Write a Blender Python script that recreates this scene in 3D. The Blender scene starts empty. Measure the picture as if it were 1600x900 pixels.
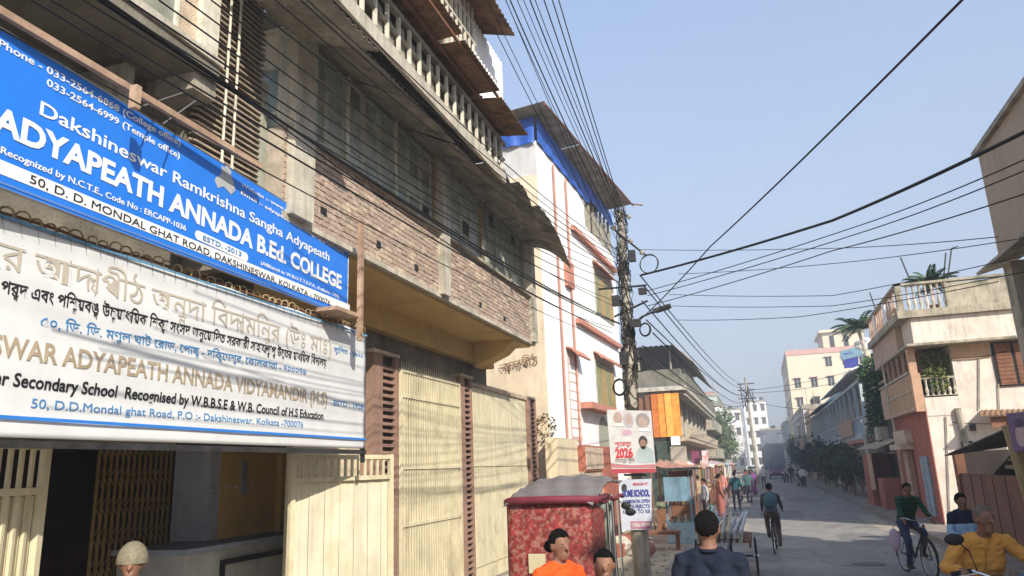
import bpy, bmesh, math, random
import numpy as np
from mathutils import Vector, Matrix, Euler
random.seed(7)
R = math.radians
scn = bpy.context.scene
# ------------------------------------------------------------------ camera
F = 1150.0; H = 2.15
def _basis():
    D = F * F / 285.0
    U = np.array([-175., -D, F]); U /= np.linalg.norm(U)
    S = np.array([388., 272., F]); S /= np.linalg.norm(S)
    S = S - (U @ S) * U; S /= np.linalg.norm(S)
    Rr = np.cross(S, U)
    if Rr[0] < 0: Rr = -Rr
    return np.array([Rr, S, U])
M = _basis(); CAM = np.array([0, 0, H])
cd = bpy.data.cameras.new('camera'); cam = bpy.data.objects.new('camera', cd); scn.collection.objects.link(cam)
cd.sensor_width = 36; cd.lens = F / 1600 * 36; cd.clip_start = .05; cd.clip_end = 3000
mw = Matrix.Identity(4)
for i in range(3):
    mw[i][0] = M[i][0]; mw[i][1] = -M[i][1]; mw[i][2] = -M[i][2]; mw[i][3] = CAM[i]
cam.matrix_world = mw; scn.camera = cam
def PX(px, py, X=None, Y=None, Z=None):
    """a point of the photograph laid on a real plane of the place"""
    d = M @ np.array([px - 800., py - 450., F])
    t = X / d[0] if X is not None else Y / d[1] if Y is not None else (Z - H) / d[2]
    p = CAM + d * t
    return Vector((float(p[0]), float(p[1]), float(p[2])))
# ------------------------------------------------------------------ light
EL = R(34); SX, SY = .66, -.75
w = bpy.data.worlds.new('World'); scn.world = w; w.use_nodes = True
nt = w.node_tree; bg = nt.nodes['Background']
sky = nt.nodes.new('ShaderNodeTexSky'); sky.sky_type = 'NISHITA'; sky.sun_disc = False
sky.sun_elevation = EL; sky.sun_rotation = math.atan2(SX, SY)
sky.air_density = 1.0; sky.dust_density = 1.0; sky.ozone_density = 1.0; sky.altitude = 0
# winter haze: the sky pales evenly towards the horizon all the way round
tc = nt.nodes.new('ShaderNodeTexCoord'); sp = nt.nodes.new('ShaderNodeSeparateXYZ'); nt.links.new(tc.outputs['Generated'], sp.inputs[0])
mr = nt.nodes.new('ShaderNodeMapRange'); mr.interpolation_type = 'SMOOTHSTEP'; mr.inputs[1].default_value = -.05; mr.inputs[2].default_value = .85; mr.inputs[3].default_value = .95; mr.inputs[4].default_value = .26
nt.links.new(sp.outputs[2], mr.inputs[0]); mx = nt.nodes.new('ShaderNodeMix'); mx.data_type = 'RGBA'; nt.links.new(mr.outputs[0], mx.inputs[0])
nt.links.new(sky.outputs[0], mx.inputs[6]); mx.inputs[7].default_value = (1.26, 1.40, 1.70, 1)
nt.links.new(mx.outputs[2], bg.inputs[0]); bg.inputs[1].default_value = .15
sd = bpy.data.lights.new('sun', 'SUN'); sd.energy = 2.9; sd.angle = R(.6); sd.color = (1, .93, .82)
sun = bpy.data.objects.new('sun', sd); scn.collection.objects.link(sun)
sv = Vector((SX * math.cos(EL), SY * math.cos(EL), math.sin(EL)))
sun.rotation_euler = sv.to_track_quat('Z', 'Y').to_euler(); sun.location = (20, -20, 30)
vs = scn.view_settings; vs.view_transform = 'Standard'; vs.look = 'None'; vs.exposure = 1.24; vs.gamma = 1
# ------------------------------------------------------------------ materials
MATS = {}
def mat(name, col, rough=.85, var=.15, scale=2.5, bump=.15, bscale=60, metal=0, stain=None, samt=.5, sscale=1.2, streak=0, alt=None, altamt=.5, altscale=8, trans=0, spec=.3):
    if name in MATS: return MATS[name]
    m = bpy.data.materials.new(name); m.use_nodes = True; n = m.node_tree.nodes; l = m.node_tree.links
    b = n['Principled BSDF']; b.inputs['Roughness'].default_value = rough; b.inputs['Metallic'].default_value = metal
    b.inputs['Specular IOR Level'].default_value = spec
    geo = n.new('ShaderNodeNewGeometry')
    def noise(sc, det=5, vec=None, rg=.6):
        t = n.new('ShaderNodeTexNoise'); t.inputs['Scale'].default_value = sc; t.inputs['Detail'].default_value = det; t.inputs['Roughness'].default_value = rg
        l.new(vec or geo.outputs['Position'], t.inputs['Vector']); return t.outputs['Fac']
    def ramp(f, a, b_):
        r = n.new('ShaderNodeMapRange'); r.inputs[1].default_value = a; r.inputs[2].default_value = b_; r.clamp = True; l.new(f, r.inputs[0]); return r.outputs[0]
    def mix(fac, a, b_):
        x = n.new('ShaderNodeMix'); x.data_type = 'RGBA'
        if isinstance(fac, float): x.inputs[0].default_value = fac
        else: l.new(fac, x.inputs[0])
        for i, v in ((6, a), (7, b_)):
            if isinstance(v, tuple): x.inputs[i].default_value = (*v, 1)
            else: l.new(v, x.inputs[i])
        return x.outputs[2]
    def mul(f, k):
        x = n.new('ShaderNodeMath'); x.operation = 'MULTIPLY'; l.new(f, x.inputs[0]); x.inputs[1].default_value = k; return x.outputs[0]
    c = tuple(col)
    lo = tuple(max(0, v * (1 - var * 1.6)) for v in c); hi = tuple(min(1, v * (1 + var)) for v in c)
    cur = mix(ramp(noise(scale), .3, .7), lo, hi)
    if alt: cur = mix(mul(ramp(noise(altscale, 3), .48, .6), altamt), cur, tuple(alt))
    if stain: cur = mix(mul(ramp(noise(sscale, 8, rg=.7), .5, .72), samt), cur, tuple(stain))
    if streak:
        mp = n.new('ShaderNodeMapping'); mp.inputs['Scale'].default_value = (5, 5, .45); l.new(geo.outputs['Position'], mp.inputs[0])
        cur = mix(mul(ramp(noise(1.6, 6, mp.outputs[0], .7), .5, .75), streak), cur, tuple(v * .35 for v in (stain or c)))
    l.new(cur, b.inputs['Base Color'])
    if bump:
        bn = n.new('ShaderNodeBump'); bn.inputs['Strength'].default_value = bump; bn.inputs['Distance'].default_value = .02
        l.new(noise(bscale, 4), bn.inputs['Height']); l.new(bn.outputs[0], b.inputs['Normal'])
    if trans: b.inputs['Transmission Weight'].default_value = trans
    MATS[name] = m; return m
GR = (.10, .09, .075)
mat('stained_gap_shade_sheet',(.24,.22,.15),.7,.2,3,.2,30,stain=(.16,.14,.09),samt=.6,sscale=3,streak=.5)  # stained sheet, base colour darkened to paint shaded gaps between the tall gate's bars
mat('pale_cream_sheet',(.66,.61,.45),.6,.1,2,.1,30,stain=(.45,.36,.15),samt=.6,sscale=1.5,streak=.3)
cream = mat('cream_paint', (.66, .59, .40), .6, .08, 3, .1, 30, stain=(.28, .22, .12), samt=.55, sscale=2.2, streak=.35)
creamwall = mat('cream_plaster', (.66, .56, .38), .9, .08, 1.5, .25, 25, stain=(.3, .25, .16), samt=.5, sscale=.9, streak=.4)
tanwall = mat('tan_roughcast', (.54, .43, .32), .95, .2, 6, .6, 45, stain=(.2, .15, .1), samt=.5, streak=.3)
ochre = mat('ochre_paint', (.60, .41, .17), .8, .08, 2, .1, 30, stain=(.25, .17, .08), samt=.4)
conc = mat('old_concrete', (.38, .34, .27), .95, .22, 2.2, .4, 35, stain=(.09, .085, .06), samt=.75, sscale=1.5, streak=.6)
paleconc = mat('pale_concrete', (.52, .48, .39), .95, .15, 3, .35, 35, stain=(.15, .13, .09), samt=.6, sscale=2, streak=.55)
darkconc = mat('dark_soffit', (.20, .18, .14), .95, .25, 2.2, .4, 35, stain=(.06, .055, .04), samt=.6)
brickm = mat('weathered_brick', (.43, .315, .245), .95, .25, 20, .6, 60, stain=(.52, .44, .36), samt=.7, sscale=7, alt=(.36, .27, .22), altamt=.6, altscale=30)
mortar = mat('mortar', (.40, .34, .27), .95, .15, 8, .4, 50)
redbrick = mat('red_brick', (.36, .12, .08), .9, .25, 8, .4, 50)
mat('grey_green_shutter',(.26,.27,.22),.7,.2,4,.1,stain=(.12,.11,.08),samt=.5)
lightframe = mat('cream_green_frame',(.50,.50,.41),.7,.15,6,.1,stain=(.2,.17,.12),samt=.4,sscale=6)
greyframe = mat('window_frame_paint', (.34, .35, .28), .7, .2, 6, .1, stain=(.1, .08, .05), samt=.5, sscale=6)
whiteframe = mat('white_post_paint', (.66, .63, .52), .7, .12, 6, .1, stain=(.2, .17, .1), samt=.6, sscale=5, streak=.4)
glass = mat('teal_window_glass', (.36, .42, .39), .3, .3, 3, 0, spec=.5, stain=(.55, .57, .50), samt=.7, sscale=3)
glassd = mat('dark_window_glass', (.03, .04, .04), .15, .4, 3, 0, spec=.6)
rust = mat('rusted_sheet', (.26, .15, .085), .85, .35, 5, .3, 40, stain=(.30, .20, .10), samt=.7, sscale=4, alt=(.06, .04, .03), altamt=.6)
greysheet = mat('grey_corrugated_sheet', (.30, .27, .22), .8, .3, 3, .3, 40, stain=(.07, .06, .045), samt=.8, sscale=2, streak=.3)
tanpaint = mat('tan_red_painted_steel', (.38, .25, .17), .6, .2, 5, .1, stain=(.5, .4, .26), samt=.7, sscale=5)
blue = mat('blue_sign_vinyl', (.02, .19, .72), .35, .06, 3, .02)
white = mat('white_paint', (.8, .8, .78), .6, .04, 3, .02)
vinylw = mat('white_banner_vinyl', (.66, .67, .66), .4, .05, 3, .05, 8)
beigeprint = mat('beige_print', (.36, .29, .20), .6, .08)
lightbeige = mat('light_beige_print', (.46, .41, .33), .6, .08)
black = mat('black_print', (.015, .015, .02), .6, .1, bump=0)
blueprint = mat('blue_print', (.05, .22, .48), .6, .1, bump=0)
redprint = mat('red_print', (.6, .04, .05), .6, .1, bump=0)
darkblueprint = mat('dark_blue_print', (.05, .06, .28), .6, .1, bump=0)
cablem = mat('black_cable', (.012, .012, .013), .7, .3, bump=0)
darkmetal = mat('dark_metal', (.05, .05, .05), .5, .3, 8, .1, metal=.3)
steel = mat('galvanised_steel', (.42, .43, .43), .4, .15, 8, .1, metal=.7, stain=(.2, .12, .07), samt=.4, sscale=6)
redlattice = mat('pink_brown_plaster', (.31, .19, .14), .9, .15, 5, .35, 40, stain=(.18, .12, .09), samt=.5)
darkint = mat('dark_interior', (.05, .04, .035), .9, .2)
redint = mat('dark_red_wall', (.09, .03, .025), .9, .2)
brasspaint = mat('brown_gold_paint', (.36, .24, .09), .5, .2, 6)
bluegrey = mat('blue_grey_plaster', (.35, .38, .44), .85, .12, 2.5, .15, stain=(.5, .5, .5), samt=.3, streak=.3)
greyledge = mat('grey_cement_ledge', (.46, .45, .42), .85, .15, 3, .2)
whitewall = mat('white_plaster', (.82, .81, .79), .85, .04, 2, .2, 25, stain=(.45, .42, .36), samt=.4, sscale=1.3, streak=.22)
beigewall = mat('beige_plaster', (.70, .58, .42), .9, .08, 2, .2, 25, stain=(.35, .28, .2), samt=.4, streak=.35)
orangetrim = mat('faded_orange_trim', (.46, .20, .14), .75, .15, 4, .1, stain=(.5, .3, .2), samt=.4)
bluetarp = mat('blue_tarpaulin', (.025, .10, .42), .5, .15, 4, .3, 12)
bluesheet = mat('faded_blue_sheet', (.17, .28, .36), .7, .15, 4, .2)
asphalt = mat('worn_asphalt', (.25, .235, .212), .9, .12, .8, .35, 90, stain=(.36, .33, .28), samt=.7, sscale=.45, alt=(.19, .182, .17), altamt=.5, altscale=1.5)
dust = mat('dusty_ground', (.40, .34, .25), 1, .2, 1.2, .5, 30, stain=(.16, .13, .1), samt=.6, sscale=2)
stone = mat('kerb_stone', (.26, .22, .18), .95, .2, 3, .4, 30, stain=(.12, .09, .07), samt=.6)
pinkwall = mat('pale_pink_plaster', (.70, .61, .52), .92, .08, 1.5, .35, 18, stain=(.40, .33, .26), samt=.65, sscale=1.3, streak=.5)
mosswall = mat('mossy_parapet', (.40, .35, .26), .95, .15, 3, .4, 30, stain=(.07, .075, .045), samt=.9, sscale=1.6, streak=.6)
redwall = mat('brick_red_paint', (.34, .11, .08), .85, .15, 2, .3, 30, stain=(.2, .1, .08), samt=.5, streak=.3)
orangewall = mat('orange_paint', (.50, .31, .20), .85, .12, 3, .2, stain=(.3, .15, .08), samt=.3)
peach = mat('peach_paint', (.47, .33, .24), .85, .12, 3, .2, stain=(.3, .2, .14), samt=.4)
brownwood = mat('brown_wood', (.20, .09, .05), .8, .2, 6, .2, stain=(.3, .17, .1), samt=.4)
rustdoor = mat('brown_sheet_gate', (.20, .10, .075), .75, .12, 1.5, .15, 25, stain=(.12, .06, .045), samt=.5, streak=.4)
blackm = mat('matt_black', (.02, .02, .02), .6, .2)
greenm = mat('dark_green_paint', (.05, .07, .05), .7, .2)
leafd = mat('dark_leaves', (.045, .085, .03), .8, .5, 12, 0)
leafl = mat('bright_leaves', (.11, .17, .05), .8, .4, 12, 0)
palmm = mat('palm_leaves', (.055, .12, .045), .7, .35, 6, 0)
bark = mat('bark', (.20, .16, .12), .95, .2, 6, .5, 30)
creamb = mat('cream_distant_plaster', (.72, .62, .45), .9, .06, .6, .1, stain=(.45, .36, .25), samt=.4, streak=.3)
blueb = mat('pale_blue_plaster', (.48, .55, .58), .9, .1, .8, .1, stain=(.3, .3, .3), samt=.4, streak=.3)
greyb = mat('grey_blue_sheeting', (.16, .19, .24), .8, .15, .5, .1)
wind = mat('window_dark', (.045, .045, .045), .3, .3, bump=0)
skin = mat('brown_skin', (.23, .115, .072), .6, .14, 14, .15, 90, stain=(.17,.08,.05), samt=.4, sscale=8)
hairm = mat('black_hair', (.006, .0055, .005), .8, .3, 40, .8, 150, spec=.1)
hairg = mat('grey_hair', (.17, .13, .11), .8, .2, 40, .5, 150, spec=.1)
chrome = mat('chrome', (.6, .6, .62), .18, .1, metal=1, bump=0)
rubber = mat('rubber', (.02, .02, .02), .85, .2)
redcloth = mat('red_floral_rexine', (.24, .03, .028), .6, .4, 16, .35, 30, alt=(.36, .20, .15), altamt=.6, altscale=20, stain=(.07, .012, .012), samt=.7, sscale=11)
redplain = mat('maroon_rexine', (.17, .025, .04), .65, .15, 8, .2, 30)
greycanvas = mat('grey_canvas', (.17, .155, .155), .75, .12, 5, .3, 30, stain=(.12, .10, .09), samt=.5)
def cloth(name, col, **k): return mat(name, col, .85, .12, 9, .35, 35, **k)
# ------------------------------------------------------------------ geometry helpers
COL = scn.collection
class MB:
    def __init__(s): s.v = []; s.f = []; s.m = []; s.mi = 0
    def add(s, vs, fs):
        o = len(s.v); s.v += [tuple(v) for v in vs]; s.f += [tuple(i + o for i in f) for f in fs]; s.m += [s.mi] * len(fs); return s
    def box(s, a, b):
        x0, x1 = sorted((a[0], b[0])); y0, y1 = sorted((a[1], b[1])); z0, z1 = sorted((a[2], b[2]))
        return s.add([(x0,y0,z0),(x1,y0,z0),(x1,y1,z0),(x0,y1,z0),(x0,y0,z1),(x1,y0,z1),(x1,y1,z1),(x0,y1,z1)],
                     [(0,3,2,1),(4,5,6,7),(0,1,5,4),(1,2,6,5),(2,3,7,6),(3,0,4,7)])
    def obox(s, c, u, v, wv):
        c = Vector(c); u = Vector(u); v = Vector(v); wv = Vector(wv)
        if u.cross(v).dot(wv) < 0: wv = -wv
        P = [c + a*u + b*v + d*wv for d in (-.5,.5) for b in (-.5,.5) for a in (-.5,.5)]
        return s.add(P, [(0,2,3,1),(4,5,7,6),(0,1,5,4),(1,3,7,5),(3,2,6,7),(2,0,4,6)])
    def quad(s, a, b, c, d, t=.004):
        a, b, c, d = map(Vector, (a, b, c, d)); n = (b-a).cross(d-a).normalized() * t
        return s.add([a,b,c,d,a-n,b-n,c-n,d-n], [(0,1,2,3),(7,6,5,4),(0,4,5,1),(1,5,6,2),(2,6,7,3),(3,7,4,0)])
    def tube(s, pts, r, n=6, cap=True):
        pts = [Vector(p) for p in pts]; rr = r if isinstance(r, (list, tuple)) else [r] * len(pts)
        vs = []; fs = []; ref = Vector((0, 0, 1))
        for i, p in enumerate(pts):
            t = (pts[min(i+1, len(pts)-1)] - pts[max(i-1, 0)])
            if t.length < 1e-9: t = Vector((0,0,1))
            t.normalize()
            rf = ref if abs(t.dot(ref)) < .95 else Vector((1, 0, 0))
            a = t.cross(rf).normalized(); b = t.cross(a).normalized()
            for k in range(n):
                q = 2*math.pi*k/n; vs.append(p + (a*math.cos(q) + b*math.sin(q)) * rr[i])
        for i in range(len(pts)-1):
            for k in range(n):
                k2 = (k+1) % n; fs.append((i*n+k, i*n+k2, (i+1)*n+k2, (i+1)*n+k))
        if cap: fs.append(tuple(range(n-1, -1, -1))); fs.append(tuple((len(pts)-1)*n+k for k in range(n)))
        return s.add(vs, fs)
    def cyl(s, a, b, r, n=12): return s.tube([a, b], r, n)
    def torus(s, c, r, rt, axis='X', n=28, m=6):
        c = Vector(c); pts = []
        ax = {'X': (Vector((0,1,0)), Vector((0,0,1))), 'Y': (Vector((1,0,0)), Vector((0,0,1))), 'Z': (Vector((1,0,0)), Vector((0,1,0)))}[axis]
        nn = ax[0].cross(ax[1]); vs = []; fs = []
        for i in range(n):
            q = 2*math.pi*i/n; d = ax[0]*math.cos(q) + ax[1]*math.sin(q)
            for k in range(m):
                e = 2*math.pi*k/m; vs.append(c + d*(r + rt*math.cos(e)) + nn*rt*math.sin(e))
        for i in range(n):
            for k in range(m):
                i2 = (i+1) % n; k2 = (k+1) % m; fs.append((i*m+k, i2*m+k, i2*m+k2, i*m+k2))
        return s.add(vs, fs)
    def ell(s, c, r, n=10, m=7, jit=0):
        c = Vector(c); vs = [c + Vector((0,0,r[2]))]; fs = []
        for i in range(1, m):
            t = math.pi*i/m
            for k in range(n):
                q = 2*math.pi*k/n; j = 1 + random.uniform(-jit, jit)
                vs.append(c + Vector((r[0]*math.sin(t)*math.cos(q)*j, r[1]*math.sin(t)*math.sin(q)*j, r[2]*math.cos(t)*j)))
        vs.append(c - Vector((0,0,r[2])))
        for k in range(n): fs.append((0, 1+k, 1+(k+1)%n))
        for i in range(m-2):
            for k in range(n):
                a = 1+i*n+k; b = 1+i*n+(k+1)%n; fs.append((a, a+n, b+n, b))
        e = len(vs)-1; o = 1+(m-2)*n
        for k in range(n): fs.append((e, o+(k+1)%n, o+k))
        return s.add(vs, fs)
    def grid(s, fn, nu, nv, t=0):
        """surface fn(u,v) with real thickness t along its normal"""
        P = [[Vector(fn(i/nu, j/nv)) for i in range(nu+1)] for j in range(nv+1)]
        vs = [p for row in P for p in row]; W = nu+1
        fs = [(j*W+i, j*W+i+1, (j+1)*W+i+1, (j+1)*W+i) for j in range(nv) for i in range(nu)]
        if t:
            nrm = (P[0][-1]-P[0][0]).cross(P[-1][0]-P[0][0]).normalized() * t; o = len(vs)
            vs = vs + [p - nrm for p in vs]; fs += [tuple(reversed([a+o for a in f])) for f in fs]
            ring = [i for i in range(W)] + [j*W+nu for j in range(1, nv+1)] + [nv*W+i for i in range(nu-1, -1, -1)] + [j*W for j in range(nv-1, 0, -1)]
            for a, b in zip(ring, ring[1:]+ring[:1]): fs.append((b, a, a+o, b+o))
        return s.add(vs, fs)
    def corr(s, a, b, c, pitch=.12, amp=.018, t=.004, sag=0, ruf=0):
        """corrugated sheet: ridges run a->c, sheet spans a->b"""
        a, b, c = map(Vector, (a, b, c)); u = b-a; v = c-a; n = u.cross(v).normalized(); L = u.length; nu = max(4, int(L/pitch*4))
        nv = 3 if sag or ruf else 1
        def fn(i, j):
            return a + u*i + v*j + n*(amp*math.cos(2*math.pi*i*L/pitch) - sag*j*j) + n*ruf*math.sin(i*9.1+j*3)*j
        return s.grid(fn, nu, nv, t)
    def build(s, name, m, parent=None, smooth=False):
        off = Vector((0, 0, 0))
        if parent is not None and 'off' in OFF.get(parent.name, {}): off = OFF[parent.name]['off']
        me = bpy.data.meshes.new(name); me.from_pydata([tuple(Vector(v) - off) for v in s.v], [], s.f)
        for mm in (m if isinstance(m, (list, tuple)) else [m]): me.materials.append(mm)
        me.polygons.foreach_set('material_index', s.m)
        if smooth: me.polygons.foreach_set('use_smooth', [True]*len(s.f))
        me.update()
        o = bpy.data.objects.new(name, me); COL.objects.link(o)
        if parent is not None: o.parent = parent; OFF[o.name] = {'off': off}
        return o
OFF = {}
def tag(o, label=None, cat=None, group=None, kind=None):
    if label: o['label'] = label
    if cat: o['category'] = cat
    if group: o['group'] = group
    if kind: o['kind'] = kind
    return o
def thing(name, label, cat, loc=(0,0,0), group=None):
    o = bpy.data.objects.new(name, None); COL.objects.link(o); o.location = loc; o.empty_display_size = .2
    OFF[o.name] = {'off': Vector(loc)}; return tag(o, label, cat, group)
def struct(name, mb, m, parent=None):
    o = mb.build(name, m, parent)
    if parent is None: o['kind'] = 'structure'
    return o
def inst(src, parent, dv, name=None):
    """a piece sharing src's mesh, moved by dv"""
    o = src.copy(); COL.objects.link(o); o.parent = parent; o.location = Vector(src.location) + Vector(dv); OFF[o.name] = OFF.get(src.name, {}); return o
def row(name, mb, m, parent, dvs):
    s = mb.build(name, m, parent)
    return [s] + [inst(s, parent, d) for d in dvs]
_DG = None
def text_mesh(st, bold=0.0):
    cu = bpy.data.curves.new('t', 'FONT'); cu.body = st; cu.size = 1; cu.offset = bold; cu.extrude = .0015; cu.resolution_u = 3
    o = bpy.data.objects.new('t', cu); COL.objects.link(o)
    bpy.context.view_layer.update(); dg = bpy.context.evaluated_depsgraph_get()
    me = bpy.data.meshes.new_from_object(o.evaluated_get(dg)); bpy.data.objects.remove(o); bpy.data.curves.remove(cu)
    n = len(me.vertices); a = np.empty(n*3); me.vertices.foreach_get('co', a); a = a.reshape(-1, 3)
    fs = [tuple(p.vertices) for p in me.polygons]; bpy.data.meshes.remove(me)
    return a, fs
import unicodedata
BENG = lambda st: any('\u0980' <= c <= '\u09ff' for c in st)
def beng_mesh(st, bold=0.0):
    """simple shaping: pre-base vowels in front, joined consonants small below"""
    out = []; sub = []; i = 0; HS = '\u09cd'
    isc = lambda c: '\u0995' <= c <= '\u09b9' or c in '\u09dc\u09dd\u09df'
    while i < len(st):
        c = st[i]
        if isc(c):
            cl = [c]; j = i+1
            while j+1 < len(st) and st[j] == HS: cl.append(st[j+1]); j += 2
            vow = ''
            while j < len(st) and '\u09be' <= st[j] <= '\u09cc' : vow += st[j]; j += 1
            pre = ''; post = ''
            for v in vow:
                if v in '\u09bf\u09c7\u09c8': pre += v
                elif v == '\u09cb': pre += '\u09c7'; post += '\u09be'
                else: post += v
            out += list(pre); out.append(cl[0])
            if len(cl) > 1: sub.append((len(out), cl[1]))
            out += list(post); i = j
        else: out.append(c); i += 1
    base = ''.join(out); a, fs = text_mesh(base, bold); a = a.copy(); fs = list(fs)
    for n, c in sub:
        b, _ = text_mesh(base[:n].rstrip() or 'x', bold); x = b[:,0].max() if len(b) else 0
        g, gf = text_mesh(c, bold); g = g.copy(); wd_ = g[:,0].max()
        if c == '\u09af': g[:,0] = g[:,0]*.35 + x - wd_*.12; g[:,1] = g[:,1]*.75 - .08
        else: g[:,0] = (g[:,0] - wd_)*.55 + x - .02; g[:,1] = g[:,1]*.5 - .30
        o = len(a); a = np.vstack([a, g]); fs += [tuple(k+o for k in f) for f in gf]
    return a, fs
def text_on(st, p0, p1, cap, parent, m, bold=0.0, up=Vector((0,0,1)), lead='', name='lettering', proud=.004, lift=0, surf=None):
    """text fitted between p0 and p1 (baseline), cap height cap; lead runs on before p0"""
    p0 = Vector(p0); p1 = Vector(p1); r = (p1-p0); Wd = r.length; r.normalize(); nn = r.cross(up).normalized()
    tm = beng_mesh if BENG(st) else text_mesh
    a, fs = tm(lead + st, bold)
    if not len(a): return None
    x1 = a[:,0].max(); x0 = a[:,0].min()
    if lead:
        b2, _ = tm(st, bold); x0 = x1 - (b2[:,0].max()-b2[:,0].min())
    sx = Wd / (x1 - x0); capu = .73
    mb = MB(); up2 = nn.cross(r).normalized()
    if up2.z < 0 and abs(up2.z) > .1: up2 = -up2
    vs = [p0 + r*((v[0]-x0)*sx) + up2*(v[1]*cap/capu + lift) + nn*(proud + v[2]*.5) for v in a]
    if surf: vs = [Vector((v.x + surf(v), v.y, v.z)) for v in vs]
    mb.add(vs, fs); o = mb.build(name, m, parent); return o
def leaves(mb, c, r, n, size, flat=.0, clumps=0, mats=2):
    c = Vector(c); cl = []
    if clumps:
        for _ in range(clumps):
            d = Vector((random.gauss(0,1), random.gauss(0,1), random.gauss(0,1))).normalized() * random.uniform(.3, .95)
            cl.append(Vector((d.x*r[0], d.y*r[1], d.z*r[2])))
    for _ in range(n):
        if cl:
            k = random.choice(cl); p = c + k + Vector((random.gauss(0,.22)*r[0], random.gauss(0,.22)*r[1], random.gauss(0,.2)*r[2]))
        else:
            d = Vector((random.gauss(0,1), random.gauss(0,1), random.gauss(0,1))).normalized() * random.uniform(.4, 1)**.5
            p = c + Vector((d.x*r[0], d.y*r[1], d.z*r[2]))
        u = Vector((random.uniform(-1,1), random.uniform(-1,1), random.uniform(-.6,.6))).normalized(); v = u.cross(Vector((random.uniform(-1,1), random.uniform(-1,1), random.uniform(-1,1)))).normalized()
        s_ = size * random.uniform(.6, 1.4); mb.mi = random.randrange(mats)
        mb.add([p-u*s_, p+v*s_*.5, p+u*s_, p-v*s_*.5], [(0,1,2,3)])
def tree(name, label, base, height, r, nleaf, size, cat='tree', group=None, lm=None, trunk_r=.12):
    t = thing(name, label, cat, base, group); b = Vector(base); mb = MB(); top = b + Vector((.1, .1, height - r[2]*1.1))
    mb.tube([b, b + (top-b)*.5 + Vector((.06,0,0)), top], [trunk_r, trunk_r*.8, trunk_r*.5], 8)
    for k in range(6):
        q = k*1.05; e = top + Vector((math.cos(q)*r[0]*.7, math.sin(q)*r[1]*.7, r[2]*random.uniform(.2,.9)))
        mb.tube([top - Vector((0,0,.3*(k%3))), (top+e)/2 + Vector((0,0,.1)), e], [trunk_r*.45, trunk_r*.3, trunk_r*.1], 5)
    mb.build('trunk', bark, t); mb = MB(); leaves(mb, b + Vector((0,0,height-r[2])), r, nleaf, size, clumps=14)
    mb.build('crown', lm or [leafd, leafl], t); return t
# ------------------------------------------------------------------ people
def _caps(a, ra, b, rb, n=12):
    a = Vector(a); b = Vector(b); d = (b-a); L = d.length
    if L < 1e-6: d = Vector((0,0,1)); L = 1e-6
    d = d.normalized(); rf = Vector((0,0,1)) if abs(d.z) < .9 else Vector((1,0,0)); u = d.cross(rf).normalized(); v = d.cross(u).normalized()
    rings = []
    for k in (-1, -.7, -.35, 0): rings.append((a + d*ra*k, ra*math.sqrt(max(0, 1-k*k))))
    for k in (0, .35, .7, 1): rings.append((b + d*rb*k, rb*math.sqrt(max(0, 1-k*k))))
    vs = []; fs = []
    for p, r_ in rings:
        r_ = max(r_, 1e-4)
        for i in range(n):
            q = 2*math.pi*i/n; vs.append(p + (u*math.cos(q)+v*math.sin(q))*r_)
    for j in range(len(rings)-1):
        for i in range(n): fs.append((j*n+i, (j+1)*n+i, (j+1)*n+(i+1)%n, j*n+(i+1)%n))
    fs.append(tuple(range(n))); fs.append(tuple((len(rings)-1)*n+i for i in range(n-1,-1,-1)))
    return vs, fs
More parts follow.
